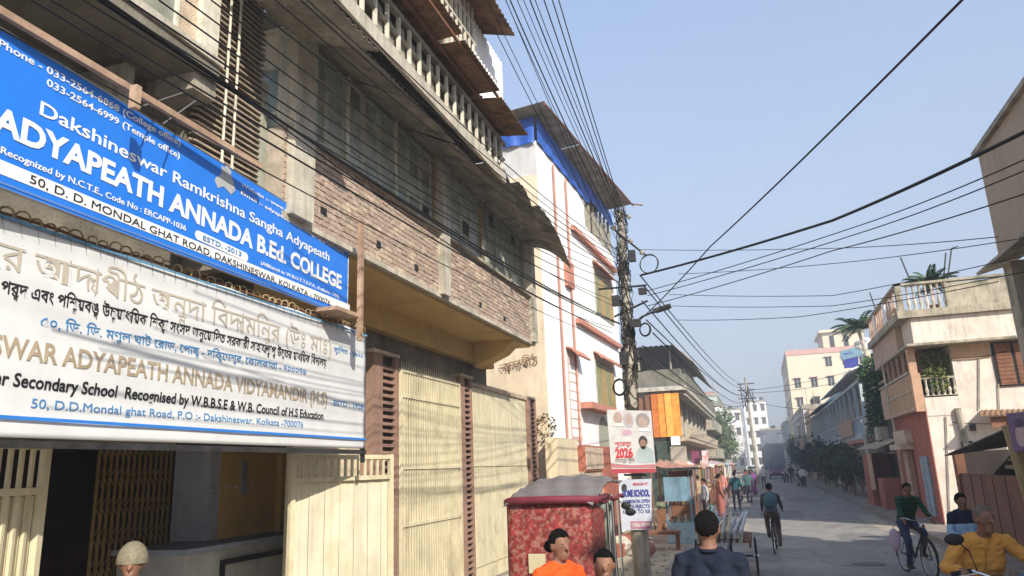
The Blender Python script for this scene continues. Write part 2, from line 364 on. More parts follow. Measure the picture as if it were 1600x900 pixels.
class Body:
    def __init__(s): s.p = []
    def c(s, a, ra, b, rb, m): s.p.append(('c', Vector(a), ra, Vector(b), rb, m)); return s
    def e(s, c, r, m): s.p.append(('e', Vector(c), Vector(r), None, None, m)); return s
    def mesh(s, name, mats, voxel, smooth=4):
        mb = MB()
        for k in s.p:
            if k[0] == 'c': mb.add(*_caps(k[1], k[2], k[3], k[4]))
            else: mb.ell(k[1], k[2], 14, 10)
        me = bpy.data.meshes.new('tmp'); me.from_pydata(mb.v, [], mb.f); me.update()
        bm = bmesh.new(); bm.from_mesh(me); bmesh.ops.recalc_face_normals(bm, faces=bm.faces); bm.to_mesh(me); bm.free()
        o = bpy.data.objects.new('tmp', me); COL.objects.link(o)
        md = o.modifiers.new('r', 'REMESH'); md.mode = 'VOXEL'; md.voxel_size = voxel
        sm = o.modifiers.new('s', 'SMOOTH'); sm.iterations = smooth; sm.factor = .5
        bpy.context.view_layer.update(); dg = bpy.context.evaluated_depsgraph_get()
        out = bpy.data.meshes.new_from_object(o.evaluated_get(dg)); bpy.data.objects.remove(o); bpy.data.meshes.remove(me)
        n = len(out.polygons); cen = np.empty(n*3); out.polygons.foreach_get('center', cen); cen = cen.reshape(-1,3)
        best = np.full(n, 1e9); idx = np.zeros(n, int)
        for k in s.p:
            if k[0] == 'c':
                a = np.array(k[1]); b = np.array(k[3]); d = b-a; L2 = d@d + 1e-12
                t = np.clip(((cen-a)@d)/L2, 0, 1); dd = np.linalg.norm(cen-(a+t[:,None]*d), axis=1) - (k[2]+(k[4]-k[2])*t)
            else:
                q = (cen-np.array(k[1]))/np.array(k[2]); dd = (np.linalg.norm(q,axis=1)-1)*min(k[2])
            g = dd < best; best[g] = dd[g]; idx[g] = k[5]
        if voxel < .02:
            from mathutils import noise as NZ
            cl = np.zeros(len(out.vertices), bool)
            for p_ in out.polygons:
                if idx[p_.index] in (1, 2): 
                    for v_ in p_.vertices: cl[v_] = True
            nr = [v.normal.copy() for v in out.vertices]
            for v, n_ in zip(out.vertices, nr):
                if cl[v.index]:
                    c_ = v.co; f = NZ.noise(Vector((c_.x*9, c_.y*9, c_.z*16 + 3*c_.x))) ; g = NZ.noise(Vector((c_.x*22+5, c_.y*22, c_.z*30)))
                    v.co = c_ + n_*(.009*(1-abs(f)*2.2) + .003*g)
        for m_ in mats: out.materials.append(m_)
        out.polygons.foreach_set('material_index', idx.tolist()); out.polygons.foreach_set('use_smooth', [True]*n)
        out.name = name; return out
def person(label, loc, rz, J, shirt, trouser, voxel=.016, hair='short', sleeves=True, scale=1, hairmat=None, extra=None, shoes=None, group=None, hands=False, lean=0, skirt=False, slim=1.0, legs=True):
    """J: joints; facing +Y. materials: 0 skin 1 shirt 2 trouser 3 shoe 4 extra 5 eyes"""
    sh = shoes or blackm; B = Body()
    g = lambda k: Vector(J[k])
    pel, ch, nk, hd = g('pel'), g('ch'), g('nk'), g('hd')
    q = slim
    ax = (g('shR') - g('shL')).normalized()
    B.c(pel - ax*.055, .115*q, pel + ax*.055, .115*q, 2)
    mid = (pel+ch)/2
    B.c(pel - ax*.05 + Vector((0,0,.04)), .118*q, mid - ax*.045, .112*q, 1); B.c(pel + ax*.05+ Vector((0,0,.04)), .118*q, mid + ax*.045, .112*q, 1)
    B.c(mid - ax*.045, .112*q, ch - ax*.07, .120*q, 1); B.c(mid + ax*.045, .112*q, ch + ax*.07, .120*q, 1)
    top = nk - (nk-ch)*.25
    B.c(ch - ax*.07, .118*q, top - ax*.075, .075*q, 1); B.c(ch + ax*.07, .118*q, top + ax*.075, .075*q, 1)
    B.c(top - (nk-top)*.2, .082, top + (nk-top)*.30, .070, 1); B.c(top, .058, nk, .053, 0); B.c(nk, .052, hd - Vector((0,0,.05)), .052, 0)
    fw = Vector(J.get('fw', (0,1,0))).normalized(); up = (hd-nk).normalized(); sd_ = fw.cross(Vector((0,0,1))).normalized()
    B.e(hd + Vector((0,0,.025)), (.077, .092, .095), 0)
    B.c(hd + fw*.02 - Vector((0,0,.04)), .058, hd + fw*.045 - Vector((0,0,.075)), .036, 0)
    if voxel < .02:
        B.c(hd + fw*.088 + Vector((0,0,.02)), .009, hd + fw*.104 - Vector((0,0,.018)), .014, 0)
        B.c(hd + fw*.074 - Vector((0,0,.052))-sd_*.018, .010, hd + fw*.074 - Vector((0,0,.052))+sd_*.018, .010, 0)
        for s_ in (-1, 1):
            B.e(hd + sd_*s_*.078 + Vector((0,0,.005)), (.012, .02, .03), 0)
            B.e(hd + fw*.083 + sd_*s_*.031 + Vector((0,0,.022)), (.009, .006, .005), 5)
            B.c(hd + fw*.085 + sd_*s_*.014 + Vector((0,0,.042)), .004, hd + fw*.078 + sd_*s_*.045 + Vector((0,0,.04)), .003, 5)
    for S in 'LR':
        s_, e_, w_ = g('sh'+S), g('el'+S), g('wr'+S)
        s_ = s_ - Vector((0,0,.012)); B.c(top + (s_-top)*.3, .07, s_, .054*q, 1); B.c(s_, .055*q, e_, .045, 1 if sleeves else (1 if False else 0))
        if not sleeves: B.c(s_, .066, s_+(e_-s_)*.55, .06, 1)
        B.c(e_, .047 if sleeves else .042, w_, .036 if sleeves else .028, 1 if sleeves else 0)
        hdn = Vector(J['hn'+S]).normalized() if 'hn'+S in J else (w_-e_).normalized()
        B.c(w_, .027, w_ + hdn*.085, .034, 0)
        if hands:
            pal = w_ + hdn*.085; side = Vector(J.get('hs'+S, (1,0,0))).normalized(); cu = Vector(J.get('hc'+S, (0,0,-1))).normalized()
            for i, (o_, L) in enumerate(((-.032,.075),(-.011,.085),(.011,.08),(.03,.062))):
                a = pal + side*o_; b = a + (hdn*.6+cu*.5)*L*.5; c_ = b + (cu*.9-hdn*.2)*L*.45; d_ = c_ + (-hdn*.8+cu*.3)*L*.3
                B.c(a, .011, b, .010, 0); B.c(b, .010, c_, .009, 0); B.c(c_, .009, d_, .008, 0)
            a = w_ + hdn*.03 - side*.03; B.c(a, .014, a - side*.025 + hdn*.03, .012, 0); B.c(a - side*.025 + hdn*.03, .012, a - side*.012+hdn*.06+cu*.02, .010, 0)
        else:
            B.c(w_+hdn*.085, .03, w_+hdn*.16, .02, 0)
        if legs:
            h_, k_, a_, t_ = g('hip'+S), g('kn'+S), g('an'+S), g('to'+S)
            B.c(h_, .095*q, k_, .063, 2); B.c(k_, .062, a_, .046, 2); B.c(a_, .042, a_ - Vector((0,0,.03)), .04, 3); B.c(a_ - Vector((0,0,.045)) - (t_-a_)*.2, .04, t_, .034, 3)
    if skirt:
        kn = (g('anL')+g('anR'))/2
        for o_ in (-.06, 0, .06): B.c(pel + Vector((o_,0,0)), .13, kn + Vector((o_*1.6, 0, .08)), .15, 2)
    if extra: extra(B, J)
    me = B.mesh('body', [skin, shirt, trouser, sh, shirt, mat('dark_brow',(.05,.03,.02),.7,.1)], voxel, 3)
    t = thing('person', label, 'person', (0,0,0), group)
    o = bpy.data.objects.new('body', me); COL.objects.link(o); o.parent = t
    hm = hairmat or hairm; mb = MB()
    if hair in ('short', 'bun', 'long', 'thin'):
        n = 36; m_ = 14; c = hd + Vector((0,0,.025)); vs = []; fs = []; g_ = .004 if hair == 'thin' else .012; jj = [random.uniform(-.05,.05) for _ in range(n)]
        for i in range(m_+1):
            for k in range(n):
                ph = 2*math.pi*k/n; hd_ = Vector((math.cos(ph), math.sin(ph), 0)); f = hd_.dot(fw)
                tm_ = (1.08 - .1*f if f > .45 else 1.55 if f > .1 else 1.62 + .62*min(1,(.1-f)/.8)) + jj[k]
                if hair == 'thin': tm_ -= .12
                th = tm_*i/m_; e = g_*(1 - (i/m_)**4*1.3) + (random.uniform(-.003,.004) if hair != 'thin' else random.uniform(-.001,.001))
                d = Vector((math.sin(th)*math.cos(ph), math.sin(th)*math.sin(ph), math.cos(th)))
                vs.append(c + Vector((d.x*(.078+e), d.y*(.094+e), d.z*(.096+e*1.3))))
        for i in range(m_):
            for k in range(n): fs.append((i*n+k, (i+1)*n+k, (i+1)*n+(k+1)%n, i*n+(k+1)%n))
        fs.append(tuple(m_*n+k for k in range(n))); mb.add(vs, fs)
        if hair == 'bun': mb.ell(hd - fw*.12 + Vector((0,0,.0)), (.055,.05,.05), 10, 8, .05)
        if hair == 'long': mb.ell(hd - fw*.06 - Vector((0,0,.08)), (.085,.06,.14), 12, 8, .04)
        mb.build('hair', hm, t, True)
    t.location = loc; t.rotation_euler = (0, 0, rz); t.scale = (scale,)*3
    return t
def stand(**k):
    J = dict(pel=(0,0,.93), ch=(0,0,1.24), nk=(0,.01,1.46), hd=(0,.03,1.585), shL=(-.185,0,1.40), shR=(.185,0,1.40), elL=(-.24,-.03,1.13), elR=(.24,-.03,1.13),
             wrL=(-.25,.06,.90), wrR=(.25,.06,.90), hipL=(-.095,0,.90), hipR=(.095,0,.90), knL=(-.11,.03,.50), knR=(.11,.03,.50), anL=(-.11,0,.09), anR=(.11,0,.09), toL=(-.13,.16,.04), toR=(.13,.16,.04))
    J.update(k); return J
def walk(ph=1):
    return stand(knL=(-.10,.17*ph,.52), anL=(-.10,.24*ph,.10), toL=(-.11,.24*ph+.16,.05), knR=(.10,-.02*ph,.5), anR=(.10,-.30*ph,.14), toR=(.10,-.30*ph+.15,.05),
                 elL=(-.25,-.10*ph,1.14), wrL=(-.26,-.10*ph,.90), elR=(.25,.04*ph,1.13), wrR=(.26,.20*ph,.95))
CYC = dict(pel=(0,-.22,1.0), ch=(0,-.08,1.28), nk=(0,.02,1.47), hd=(0,.06,1.595), shL=(-.18,-.01,1.42), shR=(.18,-.01,1.42), elL=(-.235,.16,1.20), elR=(.235,.16,1.20),
           wrL=(-.25,.30,1.08), wrR=(.25,.30,1.08), hipL=(-.1,-.2,.97), hipR=(.1,-.2,.97), knL=(-.15,.16,.80), knR=(.13,.08,.62), anL=(-.13,.03,.42), anR=(.13,-.04,.20), toL=(-.13,.17,.38), toR=(.13,.12,.16))
# ------------------------------------------------------------------ bicycle
def bicycle(label, loc, rz, frame, steer=0):
    t = thing('bicycle', label, 'bicycle', (0,0,0))
    for y, nm in ((.54,'f'), (-.54,'r')):
        mb = MB(); mb.torus((0,y,.34), .325, .018, n=36); o = mb.build('wheel', rubber, t, True)
        mb = MB(); mb.torus((0,y,.34), .303, .009, n=36); mb.cyl((-.05,y,.34), (.05,y,.34), .02, 8)
        for k in range(18):
            q = k*math.pi/9; mb.tube([((-1)**k*.025, y, .34), (0, y+.3*math.cos(q), .34+.3*math.sin(q))], .0016, 3)
        mb.build('rim', chrome, o)
        mb = MB(); mb.tube([(0, y+.37*math.cos(a), .34+.37*math.sin(a)) for a in [R(x) for x in range(10 if nm=='f' else 0, 200 if nm=='r' else 150, 14)]], .014, 6); mb.build('mudguard', frame, t)
    mb = MB(); bb = (0,-.08,.30); st = (0,-.2,.82); hd1 = (0,.36,.86); hd2 = (0,.38,.74)
    for a, b, r_ in ((bb, st, .015), (st, hd1, .015), (bb, hd2, .017), (hd1, hd2, .02)): mb.cyl(a, b, r_, 8)
    for s in (-.045,.045):
        mb.cyl((s*.5,-.08,.30), (s,-.54,.34), .009, 6); mb.cyl((s*.5,-.2,.80), (s,-.54,.34), .008, 6); mb.cyl((s,.40,.70), (s,.54,.34), .011, 6)
    mb.cyl(hd2, (0,.40,.69), .018, 8); mb.build('frame', frame, t)
    mb = MB(); mb.tube([(-.28,.24,1.02), (-.25,.36,1.04), (-.12,.38,1.0), (0,.35,.98), (.12,.38,1.0), (.25,.36,1.04), (.28,.24,1.02)], .011, 8); mb.cyl(hd1, (0,.35,.98), .013, 8)
    mb.cyl((0,.41,.9), (0,.47,.9), .045, 10); mb.build('handlebar', chrome, t, True)
    mb = MB(); mb.ell((0,-.27,.93), (.10,.09,.035)); mb.ell((0,-.15,.935), (.04,.11,.025)); mb.cyl((0,-.2,.82), (0,-.23,.92), .012, 8); mb.build('saddle', blackm, t, True)
    mb = MB(); mb.box((-.07,-.72,.70), (-.05,-.3,.715)); mb.box((.05,-.72,.70), (.07,-.3,.715))
    for y in (-.7,-.6,-.5,-.4): mb.box((-.07,y,.7155), (.07,y+.02,.722))
    for s in (-.06,.06): mb.cyl((s,-.66,.70), (s,-.54,.34), .005, 5)
    mb.build('carrier', darkmetal, t)
    mb = MB(); mb.torus((.04,-.08,.30), .09, .008, n=20); mb.tube([(.05,-.08,.30), (.06,-.06,.14)], .009, 6); mb.tube([(-.05,-.08,.30), (-.06,-.10,.46)], .009, 6)
    mb.box((.06,-.10,.125), (.15,-.02,.145)); mb.box((-.15,-.14,.45), (-.06,-.06,.47)); mb.build('crankset', darkmetal, t)
    t.location = loc; t.rotation_euler = (0,0,rz); return t
# ================================================================== THE SETTING
mb = MB(); mb.box((-38,-24,-1.0), (58,299,-.012)); struct('ground', mb, dust)
mb = MB(); mb.box((-2.15,-40,-.3), (4.0,330,0)); road = struct('road', mb, asphalt)
n_ = asphalt.node_tree.nodes; l_ = asphalt.node_tree.links; b_ = n_['Principled BSDF']; src = b_.inputs['Base Color'].links[0].from_socket
vo = n_.new('ShaderNodeTexVoronoi'); vo.feature = 'DISTANCE_TO_EDGE'; vo.inputs['Scale'].default_value = .45; g_ = n_.new('ShaderNodeNewGeometry')
nz = n_.new('ShaderNodeTexNoise'); nz.inputs['Scale'].default_value = 1.3; nz.inputs['Detail'].default_value = 6; va = n_.new('ShaderNodeVectorMath'); va.operation = 'ADD'; vm = n_.new('ShaderNodeVectorMath'); vm.operation = 'SCALE'; vm.inputs[3].default_value = 1.2
l_.new(g_.outputs['Position'], nz.inputs['Vector']); l_.new(nz.outputs['Color'], vm.inputs[0]); l_.new(g_.outputs['Position'], va.inputs[0]); l_.new(vm.outputs[0], va.inputs[1]); l_.new(va.outputs[0], vo.inputs['Vector'])
mr_ = n_.new('ShaderNodeMapRange'); mr_.inputs[1].default_value = 0; mr_.inputs[2].default_value = .02; mr_.inputs[3].default_value = .55; mr_.inputs[4].default_value = 0; l_.new(vo.outputs[0], mr_.inputs[0])
mm_ = n_.new('ShaderNodeMix'); mm_.data_type = 'RGBA'; l_.new(mr_.outputs[0], mm_.inputs[0]); l_.new(src, mm_.inputs[6]); mm_.inputs[7].default_value = (.05,.048,.045,1); l_.new(mm_.outputs[2], b_.inputs['Base Color'])
random.seed(3)
tarm = mat('tar_patch',(.185,.178,.168),.9,.15,3,.4,90); dustm = mat('dust_film',(.34,.30,.24),1,.15,2,.4,60)
for (x,y,rx,ry,mm) in ((1.6,13.5,.7,1.4,tarm),(-.3,19.0,.5,1.1,tarm),(2.4,23,.6,1.6,tarm),(.6,33,.9,2.4,tarm),(-1.0,27,.4,1.8,dustm),(3.6,19,.28,2.6,dustm),(3.5,29,.3,4,dustm),(-1.8,18,.25,3,dustm),(-1.7,34,.35,5,dustm),(2.0,45,.8,3,tarm)):
    q = MB(); n0 = 18; vv = []
    for k in range(n0): a = 2*math.pi*k/n0; j = random.uniform(.8,1.1); c1 = math.cos(a); s1 = math.sin(a); vv.append((x+rx*j*math.copysign(abs(c1)**.45,c1), y+ry*j*math.copysign(abs(s1)**.45,s1), .004))
    q.add(vv+[(x,y,.0045)], [(k,(k+1)%n0,n0) for k in range(n0)]); q.build('road_patch', mm, road)
q = MB(); q.cyl((1.9,17.6,0),(1.9,17.6,.008),.32,20); q.build('manhole_cover', MATS['dark_metal'] if 'dark_metal' in MATS else tarm, road)
q = MB()
for _ in range(260):
    x = random.choice((random.uniform(-2.1,-1.3), random.uniform(3.3,4.0), random.uniform(3.6,4.0))); y = random.uniform(9,60); s0_ = random.uniform(.015,.05); a = random.uniform(0,3); u = Vector((math.cos(a),math.sin(a),0))*s0_; v = Vector((-math.sin(a),math.cos(a),0))*s0_*.6; c = Vector((x,y,.008)); h_ = Vector((0,0,random.uniform(.004,.02)))
    q.add([c-u-v,c+u-v+h_,c+u+v,c-u+v+h_],[(0,1,2,3)])
tag(q.build('litter', mat('litter_paper',(.45,.42,.36),.9,.5,9), None),'scraps of paper and dry leaves along both road edges','litter',kind='stuff')
mb = MB(); mb.box((4.14,-40,-.3), (5.0,180,.12)); struct('pavement', mb, stone)
ks = MB(); ks.box((4.004,6,-.2), (4.136,6.97,.13)); k0 = struct('kerb', ks, stone)
kb = k0
for i in range(1, 70):
    o = inst(k0, k0, (random.uniform(-.008,.006), i*.985, random.uniform(-.012,.008)), None); o.name = 'kerb_stone'; o.location = (random.uniform(-.008,.006), i*.985, random.uniform(-.012,.008))
# rubble and litter on the left shoulder
mb = MB()
for _ in range(420):
    x = random.uniform(-4.6,-2.0); y = random.uniform(9,40); s = random.uniform(.012,.05)
    mb.ell((x,y,s*.2-.01), (s*random.uniform(.7,1.5), s, s*.6), 6, 4, .2)
tag(mb.build('rubble', mat('rubble', (.34,.29,.22), 1, .4, 5), None), 'scattered stones and brick chips on the dusty left shoulder', 'rubble', kind='stuff')
mb = MB(); mb.box((-5.25,8,-.02), (-4.7,18.2,.10)); struct('step', mb, conc)

# ================================================================== COLLEGE BUILDING (left)
L = thing('college_building', 'old brick and concrete building with projecting upper floor above the cream gates', 'building', (-5.3, 5.9, 0))
GX = -5.3
mb = MB(); mb.box((-4.55,5.95,4.765), (-4.302,14.85,5.70)); wb = mb.build('brick_band', mortar, L)
bb = MB(); nb = 0
rows = 14; bh = .935/rows
for r_ in range(rows):
    y = 5.96 - (.09 if r_ % 2 else 0)
    while y < 14.8:
        y0 = max(y, 5.96); y1 = min(y+.178, 14.84)
        if y1-y0 > .03 and not (9.86 < (y0+y1)/2 < 10.12) and not (6.2 < (y0+y1)/2 < 6.42):
            p = random.uniform(.004,.016); bb.mi = random.choice((0,0,1,2)); bb.box((-4.31,y0+.005,4.77+r_*bh+.006), (-4.30+p,y1-.005,4.77+(r_+1)*bh-.005))
        y += .19
o = bb.build('brick', [brickm, mat('pale_brick', (.44,.35,.28), .95, .3, 12, .5, 50, stain=(.3,.22,.18)), tanwall], wb); o['kind'] = 'stuff'
# pilaster stubs of concrete through the brick, small drain holes
for y0, y1 in ((6.0,6.38), (9.86,10.12), (14.6,14.88)):
    mb = MB(); mb.box((-4.6 if y0>7 else -4.40,y0,4.75), (-4.20,y1,7.0)); mb.build('pier', paleconc, L)
mb = MB()
for px, py in ((505,330),(591,382),(650,418),(702,446),(750,476),(788,498)):
    p = PX(px,py,X=-4.29); mb.box((-4.30,p.y-.05,p.z-.04), (-4.275,p.y+.05,p.z+.04))
mb.build('drain_hole', blackm, wb)
mb = MB(); mb.box((-5.2,5.92,4.70), (-4.27,14.9,4.762)); mb.build('floor_edge', paleconc, L)
mb = MB(); mb.box((-5.28,6.0,4.66), (-4.36,14.8,4.698)); mb.build('portico_ceiling', ochre, L)
mb = MB(); mb.box((-5.7,7.4,4.28), (-5.22,14.9,4.66)); mb.build('portico_beam', ochre, L)
mb = MB(); mb.add([(-5.215,13.7,4.18),(-4.62,13.7,4.42),(-4.36,13.7,4.655),(-5.215,13.7,4.655),(-5.215,14.15,4.18),(-4.62,14.15,4.42),(-4.36,14.15,4.655),(-5.215,14.15,4.655)],
                  [(0,1,2,3),(7,6,5,4),(0,4,5,1),(1,5,6,2),(2,6,7,3),(3,7,4,0)]); mb.build('bracket_beam', ochre, L)
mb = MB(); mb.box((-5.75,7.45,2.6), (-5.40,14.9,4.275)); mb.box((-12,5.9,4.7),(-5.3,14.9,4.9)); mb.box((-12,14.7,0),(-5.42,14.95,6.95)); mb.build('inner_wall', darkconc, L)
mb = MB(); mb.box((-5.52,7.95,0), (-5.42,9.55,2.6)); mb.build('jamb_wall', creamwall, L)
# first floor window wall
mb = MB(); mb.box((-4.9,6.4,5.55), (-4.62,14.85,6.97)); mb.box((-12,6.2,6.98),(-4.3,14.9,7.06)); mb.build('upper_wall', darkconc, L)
mb = MB(); mb.box((-4.56,5.98,5.70), (-4.22,14.86,5.745)); mb.build('window_sill', conc, L)
def winpanel(par, y0, y1, z0, z1, x, fm=greyframe, rows_=3, glassmat=glass, open_=0, fw=.035):
    mb = MB(); mb.box((x-.03,y0,z0),(x+.03,y0+fw,z1)); mb.box((x-.03,y1-fw,z0),(x+.03,y1,z1)); mb.box((x-.028,y0+fw,z0),(x+.028,y1-fw,z0+fw)); mb.box((x-.028,y0+fw,z1-fw),(x+.028,y1-fw,z1))
    hh = (z1-z0-2*fw)/rows_
    for k in range(1, rows_): mb.box((x-.02,y0+fw,z0+fw+k*hh-.01),(x+.02,y1-fw,z0+fw+k*hh+.01))
    wn = mb.build('window', fm, par)
    for k in range(rows_):
        q = MB(); a = random.uniform(-.012,.012); q.quad((x+a,y0+fw,z0+fw+k*hh+.01),(x-a,y1-fw,z0+fw+k*hh+.01),(x-a,y1-fw,z0+fw+(k+1)*hh-.01),(x+a,y0+fw,z0+fw+(k+1)*hh-.01))
        q.build('pane', glassmat if random.random()<.78 else random.choice((MATS['grey_green_shutter'], glassd, lightframe)), wn)
    return wn
y = 6.42
while y < 9.8: winpanel(L, y, min(y+.42,9.84), 5.75, 6.97, -4.40, lightframe, 4); y += .43
y = 10.14
while y < 14.5: winpanel(L, y, min(y+.44,14.58), 5.75, 6.97, -4.40, lightframe if y<11.6 else greyframe, 4, glass if y<11.6 else MATS['grey_green_shutter']); y += .45
for yy in (7.27,8.56,9.84,11.9): 
    mb = MB(); mb.box((-4.36,yy-.025,5.75),(-4.33,yy+.025,6.97)); mb.build('mullion', whiteframe if yy<9 else brasspaint, L)
# window facing the camera beside the first pier
wn = MB(); 
for x in (-5.15,-4.78,-4.43): wn.box((x-.03,6.03,5.75),(x+.03,6.09,6.95))
wn.box((-5.15,6.035,5.9),(-4.42,6.085,5.94)); wn.box((-5.15,6.035,6.45),(-4.42,6.085,6.5)); wn.box((-5.15,6.035,6.9),(-4.42,6.085,6.95))
wf = wn.build('window', whiteframe, L)
for x0, x1 in ((-5.12,-4.81),(-4.75,-4.46)):
    for z0, z1 in ((5.76,5.9),(5.94,6.45),(6.5,6.9)):
        q = MB(); q.quad((x0,6.07,z0),(x1,6.07,z0),(x1,6.07,z1),(x0,6.07,z1)); q.build('pane', glass if z1<6.6 else beigewall, wf)
mb = MB(); mb.box((-5.3,5.98,6.96),(-4.41,6.35,7.12)); mb.build('lintel', conc, L)
mb = MB(); mb.box((-5.35,6.25,4.9),(-5.2,6.5,8.5)); mb.box((-5.2,6.02,4.9),(-4.41,6.12,5.74)); mb.build('side_wall', brickm, L)
# corrugated sun shades under the balcony
def shade(y0, y1, zi, zo, xo, sag=0, m=greysheet, ruf=.0, xi=-4.3):
    mb = MB(); mb.corr((xi,y0,zi),(xi,y1,zi),(xo,y0+.0,zo), .11, .014, .005, sag, ruf); return mb.build('awning_sheet', m, L)
for a in ((5.02,6.1,6.80,6.42,-3.30),(6.12,7.3,6.95,6.52,-3.5),(7.32,8.7,6.95,6.54,-3.5),(8.72,10.3,6.95,6.52,-3.5)): shade(*a)
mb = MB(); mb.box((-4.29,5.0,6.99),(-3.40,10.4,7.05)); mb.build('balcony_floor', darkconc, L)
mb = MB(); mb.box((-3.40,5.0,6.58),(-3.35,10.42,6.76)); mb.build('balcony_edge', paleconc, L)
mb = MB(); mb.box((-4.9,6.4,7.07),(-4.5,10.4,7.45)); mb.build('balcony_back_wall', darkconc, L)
mb = MB(); mb.box((-3.395,5.0,7.20),(-3.33,10.42,7.26)); mb.box((-3.39,5.0,6.96),(-3.35,10.42,6.985)); mb.build('handrail', conc, L)
s = MB(); s.box((-3.385,5.02,6.76),(-3.345,5.055,7.20)); row('baluster', s, whiteframe, L, [(0,i*.275,0) for i in range(1,20)])
for i in range(19):
    if i % 7 == 3: continue
    q = MB(); y0 = 5.06+i*.275; q.quad((-3.41,y0,6.77),(-3.41,y0+.235,6.77),(-3.41,y0+.235,7.19-.05*(i%3)),(-3.41,y0,7.19-.04*(i%2)),.01); q.build('infill_panel', random.choice((greysheet, conc, tanwall, darkconc)), L)
# drooping torn sheets beyond the balcony
def droop(y0, y1, z, dz, xo, m=darkconc, n=10):
    mb = MB()
    def fn(u, v):
        yy = y0+(y1-y0)*u; k = math.sin(u*math.pi)**.7
        return (-4.3+(xo+4.3)*v, yy, z + .02*math.cos(u*40) - dz*v*v*(u**2*1.2) + .05*k*v)
    mb.grid(fn, 24, 6, .006); mb.build('awning_sheet', m, L)
droop(10.35,11.5,6.93,.62,-3.45, greysheet); droop(11.3,12.6,6.92,.55,-3.4, greysheet); droop(12.5,14.9,6.9,.50,-3.4, greysheet)
mb = MB(); mb.corr((-4.3,10.3,6.98),(-4.3,14.9,6.98),(-3.8,10.3,6.92),.11,.014,.005); mb.build('awning_sheet', rust, L)
# rusty underside of the second floor awning
for y0, y1, z0, z1 in ((4.4,6.0,7.42,7.43),(6.02,7.6,7.40,7.44),(7.62,9.0,7.41,7.38),(9.02,10.35,7.38,7.30)):
    mb = MB(); mb.corr((-3.5,y0,z0),(-3.5,y1,z0),(-2.93,y0,z1),.09,.013,.005); mb.build('awning_sheet', rust, L)
mb = MB()
for x in (-3.45,-3.25,-3.0): mb.box((x-.015,4.4,7.33),(x+.015,10.35,7.365))
mb.build('awning_batten', brownwood, L)
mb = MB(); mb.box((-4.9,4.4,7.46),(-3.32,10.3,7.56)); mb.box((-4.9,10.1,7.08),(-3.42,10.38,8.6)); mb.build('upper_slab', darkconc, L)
# second floor lattice and white sheets
s = MB(); s.box((-3.27,7.2,7.50),(-3.24,7.24,8.75)); row('lattice_post', s, whiteframe, L, [(0,.16*i,0) for i in range(1,11)])
s = MB(); s.box((-3.262,7.2,7.8),(-3.235,8.9,7.83)); row('lattice_rail', s, whiteframe, L, [(0,0,.3),(0,0,.6)])
mb = MB(); mb.corr((-3.3,8.9,7.5),(-3.3,10.3,7.5),(-3.3,8.9,8.6),.12,.016,.006); mb.build('white_sheet', whitewall, L)
mb = MB(); mb.box((-4.8,7.0,7.56),(-3.4,10.2,8.7)); mb.build('upper_room', tanwall, L)
mb = MB(); mb.corr((-3.6,6.5,8.78),(-3.6,9.5,8.78),(-2.83,6.5,8.55),.12,.016,.006); mb.build('roof_sheet', rust, L)

# ---- neighbouring part nearest the camera: glass bay over a dark recess
N = thing('glazed_bay_building', 'weathered building part with glass bay and louvred wall above the blue sign', 'building', (-5.3,0,0))
mb = MB(); mb.box((-6.2,-1,5.67),(-4.27,4.92,5.78)); mb.box((-5.6,-1,2.5),(-5.35,5.9,5.66)); mb.box((-5.4,5.8,4.2),(-4.7,5.94,4.9)); mb.build('floor_slab', darkconc, N)
mb = MB(); mb.box((-4.31,-1,5.79),(-4.24,4.94,5.86)); mb.build('slab_edge', paleconc, N)
mb = MB(); mb.box((-5.0,4.7,5.5),(-4.35,4.98,5.66)); mb.box((-5.3,4.3,5.2),(-4.7,4.4,5.6)); mb.build('beam', conc, N)
mb = MB(); mb.box((-4.5,4.72,5.86),(-4.32,4.94,9.6)); mb.build('column', whiteframe, N)
mb = MB(); mb.box((-4.48,4.53,5.86),(-4.38,4.715,9.6)); mb.build('column', tanwall, N)
y = 1.13
while y < 4.3: winpanel(N, y, y+.55, 5.89, 7.5, -4.38, whiteframe, 3, glass, fw=.03); y += .56
s = MB(); s.add([(-4.60,4.96,4.86),(-4.60,5.88,4.86),(-4.52,5.88,4.83),(-4.52,4.96,4.83),(-4.60,4.96,4.88),(-4.60,5.88,4.88),(-4.52,5.88,4.85),(-4.52,4.96,4.85)],[(3,2,1,0),(4,5,6,7),(0,1,5,4),(1,2,6,5),(2,3,7,6),(3,0,4,7)])
row('louvre', s, mat('grey_brown_louvre', (.36,.29,.22), .8, .2, 4, .2, stain=(.1,.08,.06), samt=.6), N, [(0,0,.062*i) for i in range(1,58)])
mb = MB(); mb.box((-4.75,4.96,4.8),(-4.66,5.86,9)); mb.build('back_panel', darkconc, N)
mb = MB(); mb.box((-4.62,5.86,4.7),(-4.50,5.93,6.2)); mb.build('corner_post', greyframe, N)
for yy in (5.22,5.36):
    mb = MB(); p0 = (-4.44,yy,4.6); mb.tube([p0,(-4.44,yy,9)], .013, 8)
    for z in (5.0,5.6,6.2,6.8): mb.cyl((-4.44,yy,z),(-4.44,yy,z+.04),.02,8)
    mb.build('pipe', whiteframe, N)
